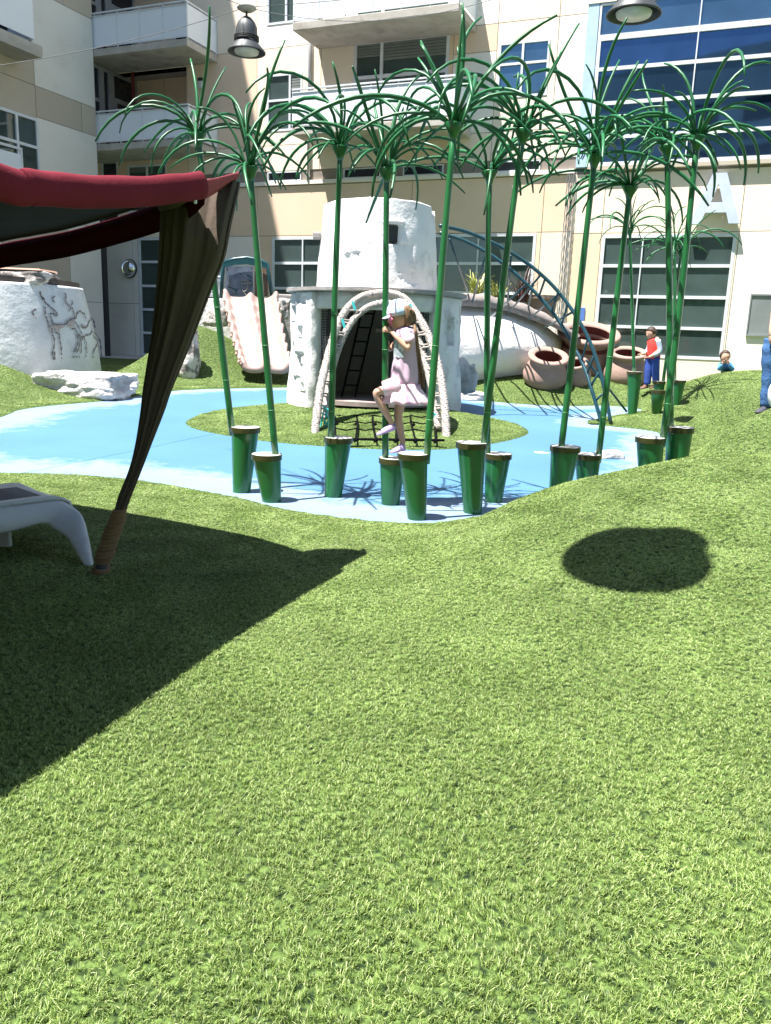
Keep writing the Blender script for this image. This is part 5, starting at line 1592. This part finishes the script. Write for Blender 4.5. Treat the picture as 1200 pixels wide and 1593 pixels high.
# --- girl on the post
GD = 6.93
GRL = empty('person', P(618, 706, GD - .02), label='girl in pale pink dress and tie dye cap standing on a post, holding the stem', cat='person'); gg = off(GRL)
XS = 0
K = lambda x, y, d=0.0: P(x + XS, y, GD + d) - gg
J = [
    (K(628, 592), .085, .075), (K(629, 565), .078, .068), (K(630, 540), .085, .07), (K(631, 520), .072, .055), (K(629, 512), .032, .032), (K(625, 503), .04, .045),
    # near arm
    (K(637, 522, -.09), .036), (K(636, 545, -.13), .030), (K(618, 525, -.10), .024), (K(608, 514, -.05), .020),
    # far arm
    (K(628, 522, .09), .034), (K(606, 545, .10), .028), (K(600, 528, .06), .022), (K(600, 517, .03), .019),
    # standing leg
    (K(627, 602, .04), .060), (K(619, 648, .03), .040), (K(623, 668, .03), .036), (K(627, 690, .0), .024), (K(626, 697, -.01), .026),
    # bent leg
    (K(620, 604, -.05), .056), (K(583, 610, -.06), .040), (K(596, 634, -.05), .036), (K(609, 657, -.03), .024), (K(610, 664, -.03), .024),
]
E_ = [(0, 1), (1, 2), (2, 3), (3, 4), (4, 5), (3, 6), (6, 7), (7, 8), (8, 9), (3, 10), (10, 11), (11, 12), (12, 13), (0, 14), (14, 15), (15, 16), (16, 17), (17, 18), (0, 19), (19, 20), (20, 21), (21, 22), (22, 23)]
skinned('body', M['skin'], J, E_, GRL)
hc = K(622, 494); fdir = Vector((-1, -.28, -.22))
hd = head_mesh(hc, .098, fdir, 'head', M['skin'], GRL)
hand(K(609, 515, -.05), Vector((-.8, .3, .25)), Vector((0, -1, .1)), .125, GRL, M['skin'], 1.1, 1)
hand(K(601, 518, .03), Vector((-.3, -.75, .3)), Vector((-1, 0, 0)), .12, GRL, M['skin'], 1.1, -1)
# dress: top, sleeves, ruffled skirt
M['dress'] = mat('pale_pink_cotton', (.66, .48, .60), (.58, .42, .56), 4, .9, .3, 12, bdist=.01)
M['skirt'] = mat('tie_dye_cotton', (.80, .70, .76), (.74, .36, .48), 9, .9, .4, 12, stain=(.42, .42, .76), stsc=11, bdist=.012)


def cloth(rowsd, name, m, par, wav=0.0, nw=9, n=40):
    mb = MB(); rs = []
    for (x, y, w, dp, dd, wv) in rowsd:
        c = K(x, y, dd); rs.append([c + Vector((cos(a) * w * (1 + wv * sin(a * nw)), sin(a) * dp * (1 + wv * sin(a * nw + 1)), .01 * wv * sin(a * 5))) for a in np.linspace(0, 2 * pi, n + 1)[:-1]])
    mb.rings(rs, cap=False); o = mb.build(name, m, par, smooth=True); s = o.modifiers.new('s', 'SOLIDIFY'); s.thickness = .006; return o


cloth([(632, 509, .050, .06, 0, 0), (632, 515, .092, .105, 0, 0), (632, 526, .092, .108, 0, .01), (632, 545, .094, .10, 0, .03), (632, 558, .100, .10, 0, .05), (631, 572, .108, .10, 0, .06), (630, 585, .112, .105, 0, .07), (629, 592, .115, .108, 0, .05), (629, 600, .112, .106, 0, .03)], 'dress_top', M['dress'], GRL)
cloth([(629, 597, .128, .112, 0, .03), (629, 604, .135, .125, 0, .05), (630, 614, .165, .15, 0, .08), (631, 622, .185, .165, 0, .11), (632, 628, .20, .175, 0, .13)], 'skirt', M['skirt'], GRL, nw=11, n=80)
mb = MB(); rs = []
for t, r in ((0, .044), (.4, .050), (.8, .050), (.85, .044)):
    c = K(637, 518, -.08).lerp(K(637, 545, -.125), t * .62); rs.append([c + Vector((cos(a) * r, sin(a) * r * .9, 0)) for a in np.linspace(0, 2 * pi, 17)[:-1]])
mb.rings(rs); mb.build('sleeve', M['skirt'], GRL, smooth=True)
# thigh covered by the lifted skirt front
mb = MB(); rs = []
for t, r in ((0, .085), (.35, .078), (.66, .066), (.68, .060)):
    c = K(624, 600, -.05).lerp(K(583, 608, -.06), t); ax = (K(583, 608) - K(624, 600)).normalized(); b1_ = Vector((0, 1, 0)); b2_ = ax.cross(b1_)
    rs.append([c + (b1_ * cos(a) + b2_ * sin(a)) * r for a in np.linspace(0, 2 * pi, 17)[:-1]])
mb.rings(rs); mb.build('skirt_front', M['skirt'], GRL, smooth=True)
# printed patch on the chest
mb = MB(); rs = []
for y, w in ((528, .03), (535, .07), (548, .08), (556, .04)):
    row = []
    for a in np.linspace(pi * 1.08, pi * 1.45, 8):
        c = K(631, y); k = .094; row.append(c + Vector((cos(a) * (k + .008), sin(a) * .112, 0)))
    rs.append(row)
mb.rings(rs, cap=False, closed=False); mb.build('print', mat('grey_blue_print', (.30, .36, .40), (.70, .72, .74), 14, .8, thr=(.45, .5)), GRL, smooth=True)
# cap, star shaped glasses, hair
f = fdir.normalized(); sd2 = Vector((0, 0, 1)).cross(f).normalized(); u = f.cross(sd2)
mb = MB(); rs = []
for ph, k in ((1.52, 1.10), (1.25, 1.12), (.95, 1.13), (.6, 1.13), (.3, 1.12), (.02, 1.12)):
    rs.append([hc + (f * cos(a) * sin(ph) * k + sd2 * sin(a) * sin(ph) * k * .9 + u * cos(ph) * 1.28 * k) * .098 + u * .014 for a in np.linspace(0, 2 * pi, 29)[:-1]])
M['tiedye'] = mat('tie_dye_cap', (.80, .74, .88), (.25, .55, .80), 9, .85, .2, 30, stain=(.62, .25, .66), stsc=13)
mb.rings(rs); mb.build('cap', M['tiedye'], GRL, smooth=True)
mb = MB(); rs = []
for k in (0, .3, .6, .9):
    rs.append([hc + (f * (.98 + k * .55 * cos(a)) + sd2 * sin(a) * .85 * (1 - .12 * k) + u * (.26 - .16 * k)) * .098 for a in np.linspace(-1.25, 1.25, 13)])
mb.rings(rs, cap=False, closed=False); o = mb.build('cap_brim', M['tiedye'], GRL, smooth=True); o.modifiers.new('s', 'SOLIDIFY').thickness = .008
M['pinkp'] = mat('pink_plastic', (.80, .22, .32), (.72, .16, .28), 6, .35)
for s in (-1, 1):
    mb = MB(); c = hc + (f * 1.02 + sd2 * .42 * s + u * .02) * .098; pts = []
    for i in range(12):
        a = 2 * pi * i / 12; r = .060 if i % 2 == 0 else .028; pts.append(c + (sd2 * cos(a) * .85 + f * -.15 * abs(cos(a)) + u * sin(a)) * r)
    n_ = 12; mb.add([c + f * .012] + pts + [p_ - f * .008 for p_ in pts], [(0, 1 + i, 1 + (i + 1) % n_) for i in range(n_)] + [(1 + i, 13 + i, 13 + (i + 1) % n_, 1 + (i + 1) % n_) for i in range(n_)])
    gg_ = mb.build('star_glasses', M['pinkp'], GRL)
mb = MB(); mb.tube([hc + (f * .9 + sd2 * -.8 + u * .05) * .098, hc + (f * .0 + sd2 * -.92 + u * .05) * .098], .006, 6); mb.build('glasses_arm', M['pinkp'], GRL)
for q9 in range(26):
    q = q9 / 25 * 8; mb = MB(); o_ = random.uniform(-.05, .05)
    pp = [hc + (f * (-.35 - .05 * q) + sd2 * (-.75 + .19 * q) + u * .55) * .098, hc + (f * -1.12 + sd2 * (-.65 + .16 * q) + u * .0) * .098, K(646, 512, -.07 + .018 * q), K(650 + o_ * 20, 540, -.06 + .015 * q), K(653 + o_ * 60, 570, -.05 + .013 * q), K(657 + o_ * 90, 588 + q9 % 5 * 4, -.04 + .012 * q)]
    mb.tube(curve(pp, 5), [.016] * 5 + [.015] * 8 + [.012] * 6 + [.008] * 4 + [.003] * 3, 6); mb.build('hair_lock', M['hairb'], GRL, smooth=True)
mb = MB(); rs = []
for ph in (0.7, 1.1, 1.5, 1.9, 2.2):
    rs.append([hc + (f * (-.08 + cos(a) * sin(ph) * 1.07) + sd2 * sin(a) * sin(ph) * 1.0 + u * cos(ph) * 1.25) * .098 for a in np.linspace(pi * .55, pi * 1.45, 15)])
mb.rings(rs, cap=False, closed=False); o = mb.build('hair', M['hairb'], GRL, smooth=True); o.modifiers.new('s', 'SOLIDIFY').thickness = .012
M['shoe'] = mat('lavender_shoe', (.55, .40, .66), (.48, .33, .60), 5, .6)


def shoe(a, b, par, m, r=.03, nm='shoe', sole=None):
    a = Vector(a); b = Vector(b); t = (b - a).normalized(); s = t.cross(Vector((0, 0, 1))).normalized(); u_ = s.cross(t); L2 = (b - a).length; rs = []
    for k, w, h in ((-.22, .5, .6), (-.15, .9, 1.2), (0, 1.0, 1.5), (.3, 1.0, 1.3), (.6, 1.2, .95), (.9, 1.1, .7), (1.1, .7, .5), (1.16, .3, .3)):
        rs.append([a + t * (k * L2) + s * cos(q) * r * w + u_ * (sin(q) * r * h * (1 if sin(q) > 0 else .45) + r * .1) for q in np.linspace(0, 2 * pi, 15)[:-1]])
    mb = MB(); mb.rings(rs); return mb.build(nm, m, par, smooth=True)


shoe(K(627, 699, -.01), K(610, 704, -.05), GRL, M['shoe'], .033)
shoe(K(611, 667, -.03), K(590, 676, -.05), GRL, M['shoe'], .033)

# --- boy in red
BD = 16.0; bp = hit(1015, 606)
BOY = empty('person', P(1013, 604, BD), label='small boy in red and grey shirt and blue trousers beside the clay pot', cat='person'); gg = off(BOY); GD = BD
sc_ = BD / FPX
J = [(K(1016, 556), .105, .085), (K(1017, 545), .10, .08), (K(1018, 535), .11, .085), (K(1018, 527), .09, .07), (K(1017, 523), .045),
     (K(1024, 530, -.08), .05), (K(1025, 546, -.1), .042), (K(1016, 553, -.16), .034), (K(1009, 556, -.18), .028),
     (K(1012, 530, .08), .05), (K(1010, 542, .06), .042), (K(1004, 550, .02), .034), (K(999, 551, .0), .028),
     (K(1020, 562, -.03), .08), (K(1020, 580, -.04), .062), (K(1021, 597, -.02), .045), (K(1012, 562, .04), .08), (K(1009, 580, .02), .062), (K(1007, 598, .02), .045)]
E_ = [(0, 1), (1, 2), (2, 3), (3, 4), (3, 5), (5, 6), (6, 7), (7, 8), (3, 9), (9, 10), (10, 11), (11, 12), (0, 13), (13, 14), (14, 15), (0, 16), (16, 17), (17, 18)]
skinned('body', M['skin'], J, E_, BOY)
M['redshirt'] = mat('red_cotton', (.70, .05, .04), (.62, .04, .03), 5, .85); M['greysl'] = mat('grey_blue_sleeve', (.42, .48, .58), (.36, .42, .52), 8, .85); M['bluet'] = mat('blue_trousers', (.03, .08, .36), (.025, .06, .28), 6, .8, .5, 12, bdist=.02)
cloth([(1018, 526, .07, .07, 0, 0), (1018, 530, .125, .10, 0, 0), (1018, 540, .125, .11, 0, .02), (1017, 550, .125, .115, 0, .03), (1016, 558, .13, .115, 0, .04)], 'shirt', M['redshirt'], BOY)
for nm, pts, r in (('sleeve', [K(1023, 529, -.07), K(1026, 546, -.1), K(1017, 553, -.155)], [.062, .056, .042]), ('sleeve', [K(1013, 530, .07), K(1010, 542, .06), K(1005, 549, .025)], [.06, .054, .042])):
    mb = MB(); mb.tube(curve(pts, 5), list(np.interp(np.linspace(0, 2, 11), [0, 1, 2], r)), 10); mb.build(nm, M['greysl'], BOY, smooth=True)
for pts in ([K(1019, 556, -.03), K(1020, 578, -.04), K(1021, 597, -.02)], [K(1012, 556, .04), K(1009, 578, .02), K(1007, 598, .02)]):
    mb = MB(); mb.tube(curve(pts, 6), list(np.interp(np.linspace(0, 2, 13), [0, 1, 2], [.098, .078, .066])), 12); mb.build('trouser_leg', M['bluet'], BOY, smooth=True)
hc = K(1013, 519); fd = Vector((-1, -.45, -.30))
head_mesh(hc, .098, fd, 'head', M['skin'], BOY)
f = fd.normalized(); sd2 = Vector((0, 0, 1)).cross(f).normalized(); u = f.cross(sd2); mb = MB(); rs = []
for ph in (.02, .35, .7, 1.0, 1.3, 1.65):
    rs.append([hc + (f * (-.12 + cos(a) * sin(ph) * (1.12 if ph < 1.1 else (1.1 if cos(a) < .3 else .75))) + sd2 * sin(a) * sin(ph) * 1.02 + u * (cos(ph) * 1.32 + .05 + .06 * sin(a * 7 + ph * 5))) * .098 for a in np.linspace(0, 2 * pi, 25)[:-1]])
mb.rings(rs); mb.build('hair', M['haird'], BOY, smooth=True)
hand(K(1009, 556, -.18), Vector((-1, .1, .05)), Vector((0, 0, 1)), .11, BOY, M['skin'], .6)
hand(K(999, 551, .0), Vector((-1, .1, .0)), Vector((0, 0, 1)), .11, BOY, M['skin'], .6, -1)
M['shoebrown'] = mat('brown_shoe', (.14, .07, .05)); shoe(K(1020, 601, -.02), K(1012, 604, -.08), BOY, M['shoebrown'], .045); shoe(K(1006, 602, .02), K(998, 605, -.04), BOY, M['shoebrown'], .045)

# --- child lying behind the far mound
CD = 15.6; gg0 = P(1130, 572, CD)
KID = empty('person', gg0, label='dark haired child in blue shirt lying behind the far mound crest, chin on hands', cat='person'); gg = off(KID); GD = CD
J = [(K(1130, 572, .25), .12, .10), (K(1130, 571, .05), .13, .09), (K(1129, 566, .0), .06), (K(1128, 562, -.02), .05), (K(1121, 569, -.03), .055), (K(1119, 575, -.15), .045), (K(1124, 566, -.2), .03), (K(1138, 569, -.03), .055), (K(1140, 575, -.15), .045), (K(1133, 566, -.2), .03), (K(1130, 580, .9), .11, .09), (K(1130, 584, 1.5), .06)]
E_ = [(0, 1), (1, 2), (2, 3), (1, 4), (4, 5), (5, 6), (1, 7), (7, 8), (8, 9), (0, 10), (10, 11)]
skinned('body', mat('blue_shirt', (.10, .30, .62), (.08, .24, .52), 5, .85), J, E_, KID)
hc = K(1128, 556, -.1); fd = Vector((0, -1, -.35)); head_mesh(hc, .098, fd, 'head', M['skin'], KID)
f = fd.normalized(); sd2 = Vector((0, 0, 1)).cross(f).normalized(); u = f.cross(sd2); mb = MB(); rs = []
for ph in (.02, .35, .7, 1.0, 1.3, 1.6):
    rs.append([hc + (f * (-.16 + cos(a) * sin(ph) * (1.12 if ph < .9 else (1.1 if cos(a) < .3 else .7))) + sd2 * sin(a) * sin(ph) * 1.04 + u * (cos(ph) * 1.34 + .04 + .06 * sin(a * 8 + ph * 5))) * .098 for a in np.linspace(0, 2 * pi, 25)[:-1]])
mb.rings(rs); mb.build('hair', M['haird'], KID, smooth=True)
hand(K(1124, 567, -.2), Vector((.2, 0, 1)), Vector((0, 1, 0)), .11, KID, M['skin'], .9); hand(K(1133, 567, -.2), Vector((-.2, 0, 1)), Vector((0, 1, 0)), .11, KID, M['skin'], .9, -1)

# --- adult cut by the right edge
AD = 11.6
ADU = empty('person', P(1190, 640, AD), label='adult in blue jeans cut off by the right edge, hand at the pocket', cat='person'); gg = off(ADU); GD = AD; XS = 3
J = [(K(1214, 530), .14, .11), (K(1220, 505), .13, .10), (K(1222, 475), .15, .11), (K(1222, 452), .14, .10), (K(1223, 440), .055), (K(1223, 428), .06),
     (K(1207, 456, -.02), .06), (K(1201, 490, -.05), .045), (K(1197, 515, -.14), .036), (K(1197, 524, -.15), .03),
     (K(1229, 456), .06), (K(1238, 490), .045), (K(1240, 522), .035),
     (K(1198, 545), .11), (K(1194, 590), .07), (K(1190, 630), .05), (K(1222, 545), .11), (K(1224, 590), .07), (K(1226, 632), .05)]
E_ = [(0, 1), (1, 2), (2, 3), (3, 4), (4, 5), (3, 6), (6, 7), (7, 8), (8, 9), (3, 10), (10, 11), (11, 12), (0, 13), (13, 14), (14, 15), (0, 16), (16, 17), (17, 18)]
skinned('body', M['skin'], J, E_, ADU)
M['denim'] = mat('blue_denim', (.035, .10, .26), (.06, .16, .36), 5, .85, .6, 14, bdist=.03, stain=(.12, .24, .46), stsc=4)
for pts in ([K(1203, 528), K(1198, 550), K(1194, 592), K(1189, 632)], [K(1216, 528), K(1222, 550), K(1224, 592), K(1226, 634)]):
    pp = curve(pts, 8); mb = MB(); mb.tube(pp, [r + .006 * sin(i * 1.3) for i, r in enumerate(np.interp(np.linspace(0, 3, len(pp)), [0, 1, 2, 3], [.135, .135, .10, .088]))], 16); mb.build('trouser_leg', M['denim'], ADU, smooth=True)
cloth([(1222, 446, .08, .07, 0, 0), (1222, 456, .19, .11, 0, 0), (1222, 480, .165, .125, 0, .02), (1221, 510, .16, .125, 0, .03), (1216, 527, .165, .125, 0, .03)], 'shirt', mat('white_shirt', (.75, .75, .76)), ADU)
hand(K(1196, 522, -.15), Vector((.1, -.1, -1)), Vector((-1, -.3, 0)), .16, ADU, M['skin'], .5)
hc = K(1224, 415); fd = Vector((.4, -1, -.1)); head_mesh(hc, .105, fd, 'head', M['skin'], ADU)
mb = MB(); mb.lathe([(.11, .0), (.125, .05), (.10, .12), (.02, .155)], 20, c=hc + Vector((.0, .03, 0))); mb.build('hair', M['haird'], ADU, smooth=True)
M['shoed'] = mat('dark_shoe', (.05, .05, .07)); shoe(K(1190, 637), K(1176, 642, -.12), ADU, M['shoed'], .05); shoe(K(1226, 637), K(1218, 644, -.2), ADU, M['shoed'], .05)
# smooth white moulded lump at the right edge, in front of the jeans
rock('play_mushroom', P(1212, 613, 10.4), (.15, .15, .22), 'smooth white rounded form at the right edge in front of the jeans', seed=3, sub=4, amp=.03, sq=.1, cat='play sculpture')
bpy.data.objects['play_mushroom'].data.materials[0] = mat('smooth_white', (.80, .80, .80), (.76, .76, .77), 2, .5)
